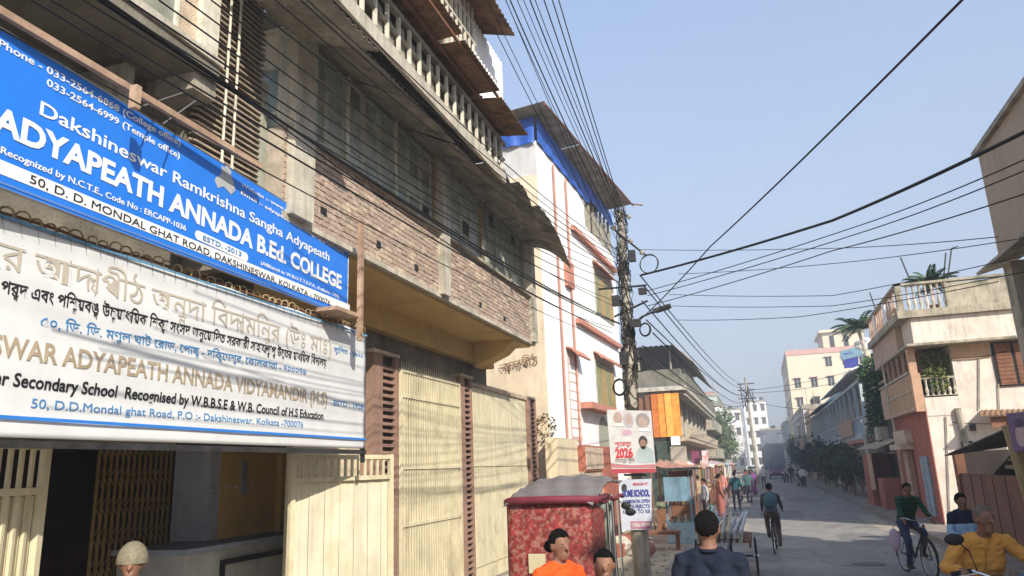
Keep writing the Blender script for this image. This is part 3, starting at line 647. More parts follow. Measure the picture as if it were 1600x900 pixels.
# steel frame bar in front of the sign
t = thing('sign_frame', 'red brown and tan steel bar with short struts above the blue sign', 'frame', (-3.95,4,4.8))
mb = MB(); mb.obox((-4.06,3.1,4.95),(.04,0,0),(0,4.4,-.02),(0,0,.05)); mb.build('bar', tanpaint, t)
a = PX(213,132,X=-3.92); mb = MB(); mb.box((-3.95,a.y-.025,4.72),(-3.89,a.y+.025,4.895)); mb.build('strut', tanpaint, t)
mb = MB(); mb.tube([PX(215,168,X=-3.97),PX(300,140,X=-4.5)], .006, 5); mb.tube([PX(255,193,X=-3.97),PX(330,140,X=-4.6)], .006, 5); mb.build('stay_wire', steel, t)
a = PX(565,352,X=-4.05); b = PX(563,518,X=-4.05); mb = MB(); mb.box((-4.08,a.y-.03,b.z-.1),(-4.03,a.y+.03,a.z+.02)); mb.build('post', tanpaint, t)
mb = MB(); mb.box((-4.3,a.y-.5,3.86),(-4.05,a.y-.02,3.90)); mb.build('bracket', tanpaint, t)

# ================================================================== BLUE SIGN
sa = Vector((-4.10,2.25,0)); sb = Vector((-4.34,7.33,0)); zb, zt = 3.885, 4.83
def sgn(px, py):
    d = M @ np.array([px-800., py-450., F]); n = (sb-sa).cross(Vector((0,0,1))); dv = Vector(d)
    t_ = (sa - Vector(CAM)).dot(n) / dv.dot(n); return Vector(CAM) + dv*t_
t = thing('college_sign', 'long bright blue sign board with white English lettering of the college name', 'sign', tuple(sa + Vector((0,0,zb))))
zz = Vector((0,0,1)); sn = (sb-sa).cross(zz).normalized()
zbl, ztl = sgn(0,293).z, sgn(0,42).z; zbr, ztr = sgn(545,497).z, sgn(546,377).z
ya = sgn(0,42).y; yb = sb.y
def sz(z0, z1, y): return z0 + (z1-z0)*(y-ya)/(yb-ya)
A0 = Vector((sa.x,sa.y,sz(zbl,zbr,sa.y))); A1 = Vector((sa.x,sa.y,sz(ztl,ztr,sa.y))); B0 = Vector((sb.x,sb.y,zbr)); B1 = Vector((sb.x,sb.y,ztr))
mb = MB(); mb.quad(A0,B0,B1,A1,.02); mb.build('board', blue, t)
mb = MB()
for p, q in ((A0,B0),(A1,B1),(A0,A1),(B0,B1)): mb.tube([p-sn*.005,q-sn*.005], .011, 4)
mb.build('frame', steel, t)
def band(pa, pb, h, m, name='stripe', par=None, pr=.003, fn=sgn):
    p = fn(*pa); q = fn(*pb); hh = Vector((0,0,h)); n_ = (q-p).cross(hh).normalized()
    mb = MB(); mb.quad(p+n_*pr, q+n_*pr, q+n_*pr+hh, p+n_*pr+hh, .001); return mb.build(name, m, par)
band((-60,248),(546,488), .088, white, par=t)
band((-60,264),(546,495), .018, mat('mid_blue_stripe',(.10,.22,.55),.4,.05), 'stripe', t, .004)
TX = lambda s_, a, b, cap, m=white, bold=0., **k: text_on(s_, sgn(*a), sgn(*b), cap, t, m, bold, **k)
TX('033-2564-6868 (College office)', (72,113),(281,228), .052, bold=.012, lead='Phone - ')
TX('033-2564-6999 (Temple office)', (72,133),(280,248), .052, bold=.012)
TX('Dakshineswar Ramkrishna Sangha Adyapeath', (61,178),(514,408), .098, bold=.012)
TX('ADYAPEATH ANNADA B.Ed. COLLEGE', (-14,200),(533,452), .165, bold=.034)
TX('Recognized by N.C.T.E., Code No : ERCAPP-1036', (0,239),(290,361), .046, bold=.012)
TX('50, D. D. MONDAL GHAT ROAD, DAKSHINESWAR, KOLKATA - 700076', (45,285),(515,477), .058, black, .0, proud=.006)
TX('(Affiliated to W.B.U.T.T.E.P.A., Kolkata - 700)', (407,413),(529,466), .036, bold=.008)
TX('Website :- www.adyapeathannadabedcollege.org', (376,290),(542,386), .036, bold=.01)
TX('Email :- adyapeathbedcollege@gmail.com', (376,303),(536,396), .036, bold=.01)
p = sgn(306,366); q = sgn(386,403); r_ = (q-p).normalized(); hh = .082; mb = MB(); c = (p+q)/2; ln = (q-p).length/2-.03; pts = []
for k in range(24):
    a = 2*math.pi*k/24; pts.append(c + r_*(ln*(1 if math.cos(a)>0 else -1) + .04*math.cos(a)) + zz*(hh/2*math.sin(a)) + sn*.004)
mb.add(pts+[v - sn*.003 for v in pts], [tuple(range(24)), tuple(range(47,23,-1))]+[(i,(i+1)%24,(i+1)%24+24,i+24) for i in range(24)]); mb.build('oval_plate', white, t)
TX('ESTD. -2013', (316,375),(376,401), .045, blueprint, .012, proud=.007)
em = [(345,258),(350,262),(354,258),(361,268),(360,274),(364,284),(367,298),(361,304),(354,297),(349,291),(340,294),(335,282),(337,277),(345,272),(346,266)]
pts = [sgn(*e) + sn*.004 for e in em]; n_ = len(pts); c = sum(pts, Vector())/n_; mb = MB()
mb.add(pts+[c], [(i,(i+1)%n_,n_) for i in range(n_)]+[(n_,(i+1)%n_,i) for i in range(n_)]); mb.build('emblem', white, t)

# ================================================================== WHITE BANNER
BX = -4.3
bn = lambda px, py: PX(px, py, X=BX)
t = thing('school_banner', 'wrinkled white vinyl banner with Bengali and English school name tied under the blue sign', 'banner', (BX,2.3,2.45))
bt, bb0 = 3.80, 2.455
def bfn(u, v):
    y = 2.25 + 5.45*u; z = bb0 + (bt-bb0)*v
    x = BX + .0045*math.sin(z*13 + math.sin(y*.7)*.8 + y*.2) + .0012*math.sin(z*41+y*1.3) + .002*math.sin(y*4+z*3) - .004
    return (x, y, z + .012*math.sin(y*6.3)*(v>.98))
mb = MB(); mb.grid(lambda u, v: bfn(u, v), 90, 40, .003); mb.build('sheet', vinylw, t, True)
def bsurf(v): return bfn((v.y-2.25)/5.45, (v.z-bb0)/(bt-bb0))[0] - BX
BT = lambda s_, a, b, cap, m, bold=0., **k: text_on(s_, bn(*a), bn(*b), cap, t, m, bold, proud=.004, surf=bsurf, **k)
BT('র আদ্যাপীঠ অন্নদা বিদ্যামন্দির (উঃ মাঃ)', (0,418),(517,556), .185, lightbeige, .0, lead='দক্ষিণেশ্ব')
BT('পর্ষদ এবং পশ্চিমবঙ্গ উচ্চমাধ্যমিক শিক্ষা সংসদ অনুমোদিত সরকারী সাহায্যপ্রাপ্ত উচ্চতর মাধ্যমিক বিদ্যালয়', (0,456),(510,573), .085, black, .012)
BT('৫০, ডি. ডি. মণ্ডল ঘাট রোড, পোষ্ট - দক্ষিণেশ্বর, কোলকাতা - ৭০০০৭৬', (64,509),(479,586), .07, blueprint, .006)
BT('WAR ADYAPEATH ANNADA VIDYAMANDIR (H.S)', (0,556),(511,633), .135, beigeprint, .02, lead='DAKSHINES')
BT('r Secondary School  Recognised by W.B.B.S.E & W.B. Council of H.S Education', (3,601),(506,656), .085, black, .018, lead='Highe')
BT('50, D.D.Mondal ghat Road, P.O :- Dakshineswar, Kolkata -700076', (49,637),(474,668), .062, blueprint, .0)
BT('স্থাপিত - ১৯২১', (521,550),(567,559), .06, blueprint, .006)
BT('ESTD : 1928', (521,633),(567,640), .06, blueprint, .01)
band((-40,652),(570,688), .022, mat('royal_blue_print',(.03,.20,.62),.5,.05), 'stripe', t, .017, bn)
band((-40,327),(572,526), .02, mat('teal_edge_print',(.12,.28,.42),.5,.1), 'stripe', t, .017, bn)
mb = MB()
for i in range(44):
    y = 2.4+i*.121; mb.tube([(BX+.02,y,bt-.005),(BX+.02,y+.015,bt-.06-.02*random.random())], .0022, 4)
mb.build('lashing', darkmetal, t)
t = thing('rope_lashings', 'row of frayed brown rope and stick loops between the blue sign and the banner', 'rope', (BX,2.3,3.8))
mb = MB(); mb2 = MB()
for i in range(52):
    y = 2.35+i*.104; r_ = random.uniform(.032,.05); c = Vector((BX-.02+random.uniform(-.02,.02), y, 3.81))
    (mb if i % 2 else mb2).tube([c + Vector((.01*math.sin(a*2), r_*1.1*math.cos(a), r_*1.5*math.sin(a))) for a in [k*.5 for k in range(0,7)]], random.uniform(.005,.010), 5)
mb.build('rope', mat('frayed_rope',(.33,.22,.11),.95,.3,20), t); mb2.build('stick', mat('dry_stick',(.42,.33,.2),.95,.3,20), t)
mb = MB(); mb.tube([(BX-.03,2.3+i*.25,3.83+.01*math.sin(i*1.7)) for i in range(22)], .011, 6); mb.build('pole', brownwood, t)
t = thing('steel_rail', 'dark steel bar running under the lower edge of the white banner', 'frame', (BX,2.3,2.42))
mb = MB(); mb.box((BX-.06,2.25,2.395),(BX-.01,7.75,2.44)); mb.box((BX-.06,7.70,2.3),(BX-.02,7.74,3.8)); mb.build('bar', darkmetal, t)

# ================================================================== GATES
def barred(name, label, x0, y0, x1, y1, z0, z1, nbar, zmid=None, solid=None, m=cream, spikes=False, bw=.022, group=None, rails=(), barz=None):
    t = thing(name, label, 'gate', (x0,y0,z0), group); a = Vector((x0,y0,0)); b = Vector((x1,y1,0)); d = (b-a); Ln = d.length; d.normalize(); n_ = d.cross(Vector((0,0,1)))
    mb = MB(); V = Vector
    for s_ in (0, 1): mb.obox(a + d*(.03 + s_*(Ln-.06)) + V((0,0,(z0+z1)/2)), d*.06, n_*.05, V((0,0,z1-z0)))
    for z in [z0+.03, z1-.03] + ([zmid] if zmid else []) + list(rails): mb.obox(a + d*Ln/2 + V((0,0,z)), d*(Ln-.12), n_*.046, V((0,0,.05)))
    mb.build('frame', m, t)
    s = MB(); p = a + d*(.06 + (Ln-.12)/(nbar+1)); zb0 = barz if barz else z0+.03; s.obox(p + V((0,0,(zb0+z1-.03)/2)), d*bw, n_*.024, V((0,0,z1-.03-zb0)))
    row('bar', s, m, t, [d*((Ln-.12)/(nbar+1)*i) for i in range(1,nbar)])
    if solid:
        k = solid[2] if len(solid) > 2 else 14
        for i in range(k):
            q = MB(); w_ = (Ln-.13)/k; c0 = a + d*(.065+w_*i) - n_*(.018+.004*(i%2)); c1 = a + d*(.065+w_*(i+1)-.006) - n_*(.018+.004*(i%2))
            q.quad(c0+V((0,0,solid[0])), c1+V((0,0,solid[0])), c1+V((0,0,solid[1])), c0+V((0,0,solid[1])), .004); q.build('sheet_panel', solid[3] if len(solid)>3 else m, t)
    if spikes:
        s = MB(); p = a + d*.05; s.add([p+V((0,0,z1)) - d*.018, p+V((0,0,z1)) + d*.018, p+V((0,0,z1))+n_*.01, p + V((0,0,z1+.13))], [(0,1,3),(1,2,3),(2,0,3),(0,2,1)])
        nn = int((Ln-.1)/.085); row('spike', s, m, t, [d*.085*i for i in range(1,nn)])
    return t
p = PX(455,708,X=-4.80); q = PX(613,712,X=-4.40)
barred('gate', 'low sheet metal gate leaf standing open at a slant, bars along its top', p.x, p.y, q.x, q.y, .12, (p.z+q.z)/2, 13, 2.13, (.15,2.13,13,MATS['pale_cream_sheet']), rails=(.72,), bw=.028, barz=2.13)
p = PX(78,692,X=-4.9); 
barred('gate', 'leftmost cream gate leaf of folded bars at the left edge of the photo', -4.35, 2.4, -4.9, p.y, .12, 2.47, 14, 2.13, (.15,2.1,14), bw=.03)
barred('gate', 'tall cream gate with dense bars and a row of spikes between two lattice pillars', -5.22, 10.44, -5.22, 12.9, .12, 3.78, 24, 2.25, (.15,3.35,12,MATS['stained_gap_shade_sheet']), spikes=True, rails=(3.35,1.4), bw=.034)
t = thing('boundary_wall', 'cream rendered wall panel with faint tree-like stains right of the tall gate', 'wall', (-5.3,13.6,0))
mb = MB(); mb.box((-5.5,13.62,.12),(-5.28,17.28,3.80)); mb.build('panel', cream, t)
for z0, z1 in ((.4,2.15),(2.25,3.7)):
    for k in range(3):
        q = MB(); q.box((-5.279,13.7+k*1.18,z0),(-5.262,13.7+k*1.18+1.14,z1)); q.build('sheet_panel', cream, t)
mb = MB(); mb.box((-5.52,13.6,3.80),(-5.24,17.3,3.86)); mb.build('coping', tanwall, t)
s = MB(); s.cyl((-5.36,13.68,3.86),(-5.36,13.68,3.93),.02,6); row('spike', s, tanwall, t, [(0,.14*i,0) for i in range(1,26)])
mb = MB(); mb.box((-5.5,13.6,-.1),(-5.2,17.3,.12)); mb.build('plinth', stone, t)
def pilaster(label, y0, y1, z1=3.92):
    t = thing('lattice_pillar', label, 'pillar', (-5.3,y0,0), 'brown lattice pillars between the gates')
    w_ = y1-y0; mb = MB(); mb.box((-5.55,y0,.1),(-5.30,y1,z1)); mb.build('core', redlattice, t)
    mb = MB(); mb.box((-5.30,y0,.1),(-5.22,y0+w_*.36,z1)); mb.box((-5.30,y1-w_*.12,.1),(-5.22,y1,z1)); mb.build('edge', redlattice, t)
    mb = MB(); mb.box((-5.56,y0-.02,z1),(-5.2,y1+.02,z1+.05)); mb.build('cap', tanwall, t)
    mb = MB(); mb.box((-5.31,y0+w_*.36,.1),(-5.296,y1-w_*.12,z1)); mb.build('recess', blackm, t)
    s = MB(); s.box((-5.296,y0+w_*.36,.14),(-5.23,y1-w_*.12,.185)); row('lattice_bar', s, redlattice, t, [(0,0,.105*i) for i in range(1,int((z1-.2)/.105))])
pilaster('wide lattice pillar right of the banner, nearest the camera', 9.58, 10.38)
pilaster('middle lattice pillar between the tall gate and the wall panel', 12.95, 13.56)
pilaster('farthest lattice pillar at the end of the wall panel', 17.3, 18.0, 3.85)
# entrance interior
I = thing('entrance_hall', 'dark entrance hall with blue grey and ochre walls behind the open gates', 'entrance', (-6.8,7,0))
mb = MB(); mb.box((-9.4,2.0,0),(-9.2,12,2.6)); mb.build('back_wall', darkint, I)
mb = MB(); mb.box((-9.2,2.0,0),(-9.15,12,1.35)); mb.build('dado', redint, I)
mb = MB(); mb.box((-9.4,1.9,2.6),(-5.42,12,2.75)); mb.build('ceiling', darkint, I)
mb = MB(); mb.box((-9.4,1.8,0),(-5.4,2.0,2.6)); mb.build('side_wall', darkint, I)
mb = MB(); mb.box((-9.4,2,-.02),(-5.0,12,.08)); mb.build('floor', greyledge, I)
mb = MB(); mb.box((-7.38,8.15,0),(-6.81,8.35,2.6)); mb.build('blue_grey_wall', mat('pale_blue_grey_plaster',(.55,.58,.66),.85,.12,2.5,.15,stain=(.7,.7,.7),samt=.3,streak=.3), I)
mb = MB(); mb.box((-7.0,8.36,0),(-6.8,11,2.6)); mb.box((-6.79,9.55,1.3),(-6.70,9.8,2.6)); mb.build('ochre_wall', mat('light_ochre_paint',(.80,.52,.18),.8,.08,2,.1,30,stain=(.45,.32,.15),samt=.4), I)
p = PX(528/4,0,X=-6.79) 
mb = MB(); a = PX(380,722,X=-6.79); mb.box((-6.79,a.y-.04,a.z-.42),(-6.76,a.y+.06,a.z)); mb.build('meter', bluegrey, I)
mb = MB(); mb.box((-7.2,7.15,0),(-6.25,7.3,1.36)); mb.box((-7.2,7.3,0),(-6.25,9.9,1.36)); mb.build('ledge', greyledge, I)
mb = MB(); mb.box((-7.25,7.1,1.36),(-6.2,9.95,1.42)); mb.build('ledge_top', bluegrey, I)
a = PX(345,862,X=-6.24); mb = MB(); mb.box((-6.245,a.y,1.18),(-6.21,9.9,1.24)); mb.box((-6.245,a.y,.2),(-6.21,a.y+.06,1.18)); mb.build('dark_frame', blackm, I)
for i in range(9):
    a = PX(330+i*13, 766-2*i+random.uniform(-2,2), X=-6.79); mb = MB(); mb.box((-6.797,a.y-.03,a.z-.012),(-6.79,a.y+.03,a.z+.012)); mb.build('fallen_paint_chip', whitewall, I)
t = thing('folding_gate', 'brown collapsible lattice gate half folded inside the dark entrance', 'gate', (-7.45,6.95,0))
n = 13; y0, y1 = 6.98, 8.14
s = MB(); s.box((-7.46,y0,.1),(-7.43,y0+.022,2.58)); row('bar', s, brasspaint, t, [(0,(y1-y0)/n*i,0) for i in range(1,n+1)])
mb = MB()
for k in range(7):
    for i in range(n):
        z = .2+k*.34; yy = y0+(y1-y0)/n*i; dy = (y1-y0)/n
        mb.tube([(-7.42,yy,z),(-7.42,yy+dy,z+.17)],.006,4); mb.tube([(-7.415,yy,z+.34),(-7.415,yy+dy,z+.17)],.006,4)
mb.build('scissor_bars', brasspaint, t)

# ================================================================== WHITE HOUSE (W)
wa = Vector((-5.0,18.4,0)); wb_ = Vector((-4.58,27.6,0)); wd = (wb_-wa).normalized(); wn_ = wd.cross(zz).normalized()
def WP(px, py, o=0):
    d = Vector(M @ np.array([px-800., py-450., F])); t_ = (wa + wn_*o - Vector(CAM)).dot(wn_)/d.dot(wn_); return Vector(CAM)+d*t_
def wbox(mb, s0, s1, z0, z1, o0, o1):
    c = wa + wd*((s0+s1)/2) + wn_*((o0+o1)/2) + zz*((z0+z1)/2); return mb.obox(c, wd*(s1-s0), wn_*(o1-o0), zz*(z1-z0))
def ws(px, py, o=0): p = WP(px, py, o); return (p-wa).dot(wd), p.z
W = thing('white_house', 'tall white painted house with faded orange trim and blue tarpaulin under its roof', 'building', tuple(wa))
mb = MB(); wbox(mb, .02, 9.2, 0, 10.1, -7, 0); mb.build('wall', whitewall, W)
mb = MB(); wbox(mb, 0.0, .015, 0, 11.0, -7, -.01); o = mb.build('side_wall', beigewall, W)
mb = MB(); wbox(mb, .0, 5.0, 10.1, 11.1, -7, 0.0); mb.build('top_wall', whitewall, W)
mb = MB(); wbox(mb, 5.0, 9.2, 10.1, 11.4, -7, -.5); mb.build('loggia_wall', darkconc, W)
s0 = 5.1
for i in range(7):
    mb = MB(); wbox(mb, s0+i*.6, s0+i*.6+.09, 10.1, 11.4, -.08, 0); mb.build('loggia_post', conc, W)
    if i % 2 == 0: mb = MB(); wbox(mb, s0+i*.6+.1, s0+i*.6+.5, 10.12, 11.1, -.12, -.06); mb.build('shutter', greyframe, W)
def tarp(u, v): 
    s_ = u*9.2; p = wa + wd*s_ + wn_*(.05+.02*math.sin(s_*7)*(1-v) + .008*math.sin(s_*19)); return (p.x, p.y, 11.05+ .25*(u>.6) + (.75-.2*(u>.6))*v + .012*math.sin(s_*5)*(1-v))
mb = MB(); mb.grid(tarp, 80, 4, .005); mb.build('tarpaulin', bluetarp, W)
def tarp2(u, v):
    return (wa.x - 3.5*u - .02, wa.y-.06-.04*math.sin(u*40)*(1-v), 11.02 + .78*v - .15*u*v)
mb = MB(); mb.grid(tarp2, 40, 4, .005); mb.build('tarpaulin', bluetarp, W)
a = PX(855,168,Y=17.9); a = Vector((-4.55,17.85,11.93)); b = Vector((-3.6,27.1,11.98)); c = Vector((-8.5,17.7,11.3))
n_ = 6
for k in range(n_):
    p0 = a.lerp(b, k/n_); p1 = a.lerp(b, (k+1)/n_-.004); q0 = p0 + Vector((-3.2,0,-.30)); 
    mb = MB(); mb.corr(p0 + zz*random.uniform(-.03,.03), p1, q0, .14, .02, .006); mb.build('roof_sheet', greysheet, W)
mb = MB(); mb.tube([a-Vector((0,0,.06)), b-Vector((0,0,.06))], .035, 6); mb.tube([b, b+Vector((.35,.3,.0))],.03,6); mb.build('roof_beam', brownwood, W)
for px0, py0, px1, py1 in ((896,362,962,418),(904,502,969,540)):
    s0, z0 = ws(px0,py0,.1); s1, z1 = ws(px1,py1,.1); mb = MB(); wbox(mb, s0, min(s1,9.1), (z0+z1)/2-.08, (z0+z1)/2+.07, 0.003, .15); mb.build('string_course', orangetrim, W)
for (pt, pb) in (((927,420),(929,488)),((929,562),(930,640))):
    s0, z1 = ws(*pt); _, z0 = ws(*pb); s1 = s0+2.6
    mb = MB(); wbox(mb, s0, s1, z0, z1, 0.003, .03); fr = mb.build('window', greyframe, W)
    for k in range(4):
        mb = MB(); wbox(mb, s0+.08+k*.63, s0+.62+k*.63, z0+.08, z1-.15, .031, .045); mb.build('shutter', brasspaint if k % 2 else mat('olive_shutter',(.25,.24,.12),.7,.2), fr)
    mb = MB()
    def cur(u, v): 
        p = wa + wd*(s0-.15+(s1-s0+.3)*u) + wn_*(.003+.28*v); return (p.x,p.y,z1+.26*math.cos(v*1.45)-.03)
    mb.grid(cur, 6, 8, .05); mb.build('sunshade', orangetrim, W)
s0, zt_ = ws(886,560); mb = MB(); wbox(mb, s0, s0+1.1, 2.9, zt_, .003, .02); o = mb.build('window', mat('pale_pink_trim',(.55,.40,.34),.8,.1), W)
for k in range(9):
    z = 3.0+k*.26; mb = MB(); wbox(mb, s0+.08, s0+1.02, z, z+.22, .021,.03); mb.build('pane', whitewall, o)
mb = MB()
def cur(u, v):
    p = wa + wd*(s0-.1+1.3*u) + wn_*(.003+.35*v); return (p.x,p.y,zt_+.3*math.cos(v*1.45))
mb.grid(cur, 4, 8, .05); mb.build('sunshade', orangetrim, W)
s0, zt_ = ws(880,405); mb = MB(); wbox(mb, s0, s0+.7, zt_-.8, zt_, .003,.12); mb.build('sunshade', orangetrim, W)
s0 = ws(935,662)[0]; zt_ = 3.3; mb = MB(); wbox(mb, s0, s0+1.3, 1.2, zt_, .003, .012)
for k in range(8):
    a0 = math.pi*k/8; a1 = math.pi*(k+1)/8; mb.add([wa+wd*(s0+.65)+wn_*.01+zz*zt_, wa+wd*(s0+.65+.65*math.cos(a0))+wn_*.01+zz*(zt_+.45*math.sin(a0)), wa+wd*(s0+.65+.65*math.cos(a1))+wn_*.01+zz*(zt_+.45*math.sin(a1))],[(0,1,2)])
mb.build('arched_doorway', greyframe, W)
s0, _ = ws(905,633); mb = MB(); wbox(mb, s0, s0+3.2, ws(905,633)[1]-.1, ws(905,633)[1]+.08, .003, .4); mb.build('sunshade', orangetrim, W)
for px in (874, 893):
    s0, _ = ws(px, 500); mb = MB(); q = wa+wd*s0+wn_*.06; mb.tube([q+zz*2.6, q+zz*10.9], .03, 6); mb.build('drain_pipe', orangetrim, W)
# carved letters on the beige side wall
text_on('আদ্যাপীঠ', PX(783,583,Y=18.38), PX(842,569,Y=18.38), .26, W, mat('brown_letters',(.22,.14,.08),.8,.1), .0, name='lettering')
# low red walls
t = thing('low_brick_wall', 'low red brick wall with cream panels at the foot of the white house', 'wall', (-4.55,18.3,0))
mb = MB(); mb.box((-5.0,17.9,0),(-4.7,20.1,2.9)); mb.build('cream_panel', creamwall, t)
mb = MB(); mb.box((-4.85,20.1,0),(-4.55,22.6,2.05)); mb.build('cream_panel', tanwall, t)
mb = MB(); mb.box((-4.9,20.12,2.05),(-4.5,22.5,2.75)); mb.build('brick_panel', redbrick, t)
mb = MB(); mb.box((-4.8,22.6,0),(-4.45,24.6,2.75)); mb.build('brick_pier', redbrick, t)
mb = MB(); 
for k in range(5): mb.box((-4.5,20.15+k*.48,2.1),(-4.47,20.55+k*.48,2.7))
mb.build('recessed_panel', tanwall, t)
t = thing('shrub', 'small dry shrub growing beside the farthest lattice pillar', 'plant', (-5.1,18.3,2.9)); mb = MB(); leaves(mb, (-5.1,18.3,3.2), (.3,.3,.35), 220, .045); mb.build('foliage', [leafd, mat('dry_leaves',(.3,.2,.08),.9,.3)], t)
# ================================================================== UTILITY POLE, METERS, WIRES
PB = Vector((-2.35, 14.2, 0))
pt = PX(969,330,Y=14.2)
t = thing('utility_pole', 'leaning grey concrete pole wrapped in tangled black cables with posters on it', 'pole', tuple(PB))
base = PX(1003,899,Y=14.0); PT = pt
axis = lambda f: Vector((base.x,14.1,0)).lerp(Vector((pt.x,14.2,pt.z)), f)
mb = MB(); mb.tube([axis(0), axis(.5), axis(1)], [.11,.09,.065], 14); mb.build('shaft', conc, t, True)
mb = MB(); mb.cyl(axis(0)-zz*.02, axis(0)+zz*1.05, .16, 14); mb.build('base_sleeve', conc, t)
random.seed(5)
mb = MB()
def polex(z): return axis(z/pt.z)
for i in range(80):
    z = random.uniform(3.2, 7.2); c = polex(z); r_ = random.uniform(.075,.135); k = random.uniform(-.3,.5)
    mb.tube([c + Vector((r_*math.cos(a), r_*math.sin(a), k*math.sin(a*1.1+i))) for a in [i*1.3 + q*.5 for q in range(12)]], random.uniform(.006,.012), 5)
for i in range(40):
    z0 = random.uniform(3.0,6.5); c = polex(z0); a = random.uniform(0,6.28); l = random.uniform(.4,1.4)
    mb.tube([c+Vector((.11*math.cos(a+q*.1),.11*math.sin(a+q*.1),-l*q/6)) + Vector((random.uniform(-.05,.05),0,0)) for q in range(7)], .008, 5)
mb.build('cable_tangle', mat('dusty_cable',(.06,.055,.05),.9,.5,12), t)
def coil(px, py, r_, n=7, th=.011, tilt=0):
    mb = MB(); c = PX(px,py,Y=14.0)
    for i in range(n): mb.tube([c + Vector((r_*(1+.08*math.sin(i))*math.cos(a), .03*math.sin(i)+tilt*math.sin(a), r_*1.25*(1+.05*math.cos(i*2))*math.sin(a))) for a in [q*2*math.pi/18 for q in range(19)]], th, 5)
    mb.build('cable_coil', cablem, t)
coil(968,605,.12,9,.014); coil(1008,515,.10,6); coil(1014,412,.17,2,.009,.1); coil(1000,570,.1,4)
mb = MB()
for px, py, w_, h_ in ((962,470,.14,.2),(988,400,.12,.22),(1004,455,.15,.12),(975,560,.16,.25),(993,505,.2,.14)):
    c = PX(px,py,Y=13.95); mb.box(c-Vector((w_/2,.06,h_/2)), c+Vector((w_/2,.06,h_/2)))
mb.build('junction_box', darkmetal, t)
mb = MB()
for (p, q) in (((935,452),(1010,446)),((955,355),(1010,400)),((960,495),(1012,470)),((965,330),(985,340))):
    mb.tube([PX(*p,Y=14.1), PX(*q,Y=14.15)], .022, 5)
mb.build('cross_arm', darkmetal, t)
mb = MB()
for px, py in ((968,340),(983,342),(960,360),(986,380),(1003,398)):
    c = PX(px,py,Y=14.1); mb.cyl(c, c+zz*.09, .03, 8); mb.cyl(c+zz*.03,c+zz*.05,.045,8)
mb.build('insulator', conc, t)
t2 = thing('street_lamp', 'small grey street lamp reaching out to the right from the utility pole', 'lamp', tuple(PX(1000,492,Y=14.1)))
mb = MB(); mb.tube([PX(985,510,Y=14.15), PX(1003,495,Y=14.1), PX(1024,486,Y=14.05)], .02, 6); mb.build('arm', darkmetal, t2)
c = PX(1034,482,Y=14.0); mb = MB(); u = Vector((.99,0,.22)).normalized(); mb.obox(c, u*.36, Vector((0,.16,0)), Vector((-.05,0,.22)).normalized()*.06); mb.obox(c+u*.02-zz*.035, u*.26, Vector((0,.12,0)), zz*.03); mb.build('lamp_head', darkmetal, t2)

# posters on the pole
def poster(name, label, tl, tr, br, bl, Y, m, cat='poster'):
    t = thing(name, label, cat, tuple(PX(*bl,Y=Y))); P = [PX(*bl,Y=Y),PX(*br,Y=Y),PX(*tr,Y=Y),PX(*tl,Y=Y)]
    mb = MB(); mb.quad(*P, .02); mb.build('board', m, t); return t, P
def bil(P, u, v): return P[0].lerp(P[1],u).lerp(P[3].lerp(P[2],u),v)
def patch(P, pts, m, t, name='print', o=.004):
    nrm = (P[1]-P[0]).cross(P[3]-P[0]).normalized(); V = [bil(P,u,v)+nrm*o for u,v in pts]; c = sum(V,Vector())/len(V); mb = MB(); n=len(V)
    mb.add(V+[c], [(i,(i+1)%n,n) for i in range(n)]); return mb.build(name, m, t)
def disc(cx, cy, rx, ry, n=14): return [(cx+rx*math.cos(2*math.pi*k/n), cy+ry*math.sin(2*math.pi*k/n)) for k in range(n)]
t, P = poster('poster', 'pale campaign poster with faded faces and red figures, tied high on the pole', (948,640),(1017,642),(1025,738),(956,740), 13.85, mat('poster_paper',(.62,.62,.60),.6,.1,6,.1,stain=(.5,.4,.42),samt=.5,sscale=5))
patch(P, [(.0,.0),(1,.0),(1,.06),(0,.07)], mat('dull_red_print',(.42,.06,.08),.6,.1), t); patch(P, [(.0,.09),(1,.07),(1,.13),(.4,.12),(0,.16)], mat('faded_red_print',(.5,.2,.22),.6,.1), t)
fp = mat('faded_face_print',(.46,.34,.29),.6,.15); fh = mat('faded_hair_print',(.33,.29,.29),.6,.15); pk = mat('faded_pink_print',(.58,.38,.46),.6,.15)
patch(P, disc(.8,.84,.16,.12), fh, t); patch(P, disc(.8,.8,.10,.10), fp, t, o=.006); patch(P, disc(.24,.87,.10,.1), fp, t); patch(P, disc(.48,.84,.12,.13), mat('faded_grey_print',(.50,.45,.46),.6,.15), t); patch(P, disc(.49,.86,.07,.08), mat('faded_skin_print',(.50,.38,.33),.6,.15), t, o=.006); patch(P, [(.12,.74),(.36,.74),(.33,.79),(.15,.79)], mat('faded_white_print',(.7,.7,.7),.6,.1), t, o=.007); patch(P, [(.66,.66),(.96,.66),(.9,.72),(.72,.72)], mat('faded_white_print',(.7,.7,.7),.6,.1), t, o=.007); patch(P, disc(.42,.64,.12,.05), pk, t)
patch(P, [(.60,.16),(.98,.16),(.98,.34),(.86,.42),(.68,.40),(.6,.3)], mat('faded_teal_print',(.42,.50,.50),.6,.15), t)
patch(P, disc(.77,.50,.10,.09), mat('dark_hair_print',(.07,.06,.06),.6,.1), t, o=.006); patch(P, disc(.765,.455,.075,.075), mat('brown_face_print',(.33,.2,.15),.6,.1), t, o=.008); patch(P, [(.70,.42),(.83,.42),(.8,.375),(.74,.375)], black, t, o=.010)
text_on('2026', bil(P,.12,.24), bil(P,.52,.25), .17, t, redprint, .04, proud=.006); text_on('শুভেচ্ছা', bil(P,.12,.42), bil(P,.5,.43), .08, t, redprint, .01, proud=.006)
text_on('নববর্ষের প্রীতি', bil(P,.10,.17), bil(P,.55,.17), .07, t, fh, .01, proud=.006)
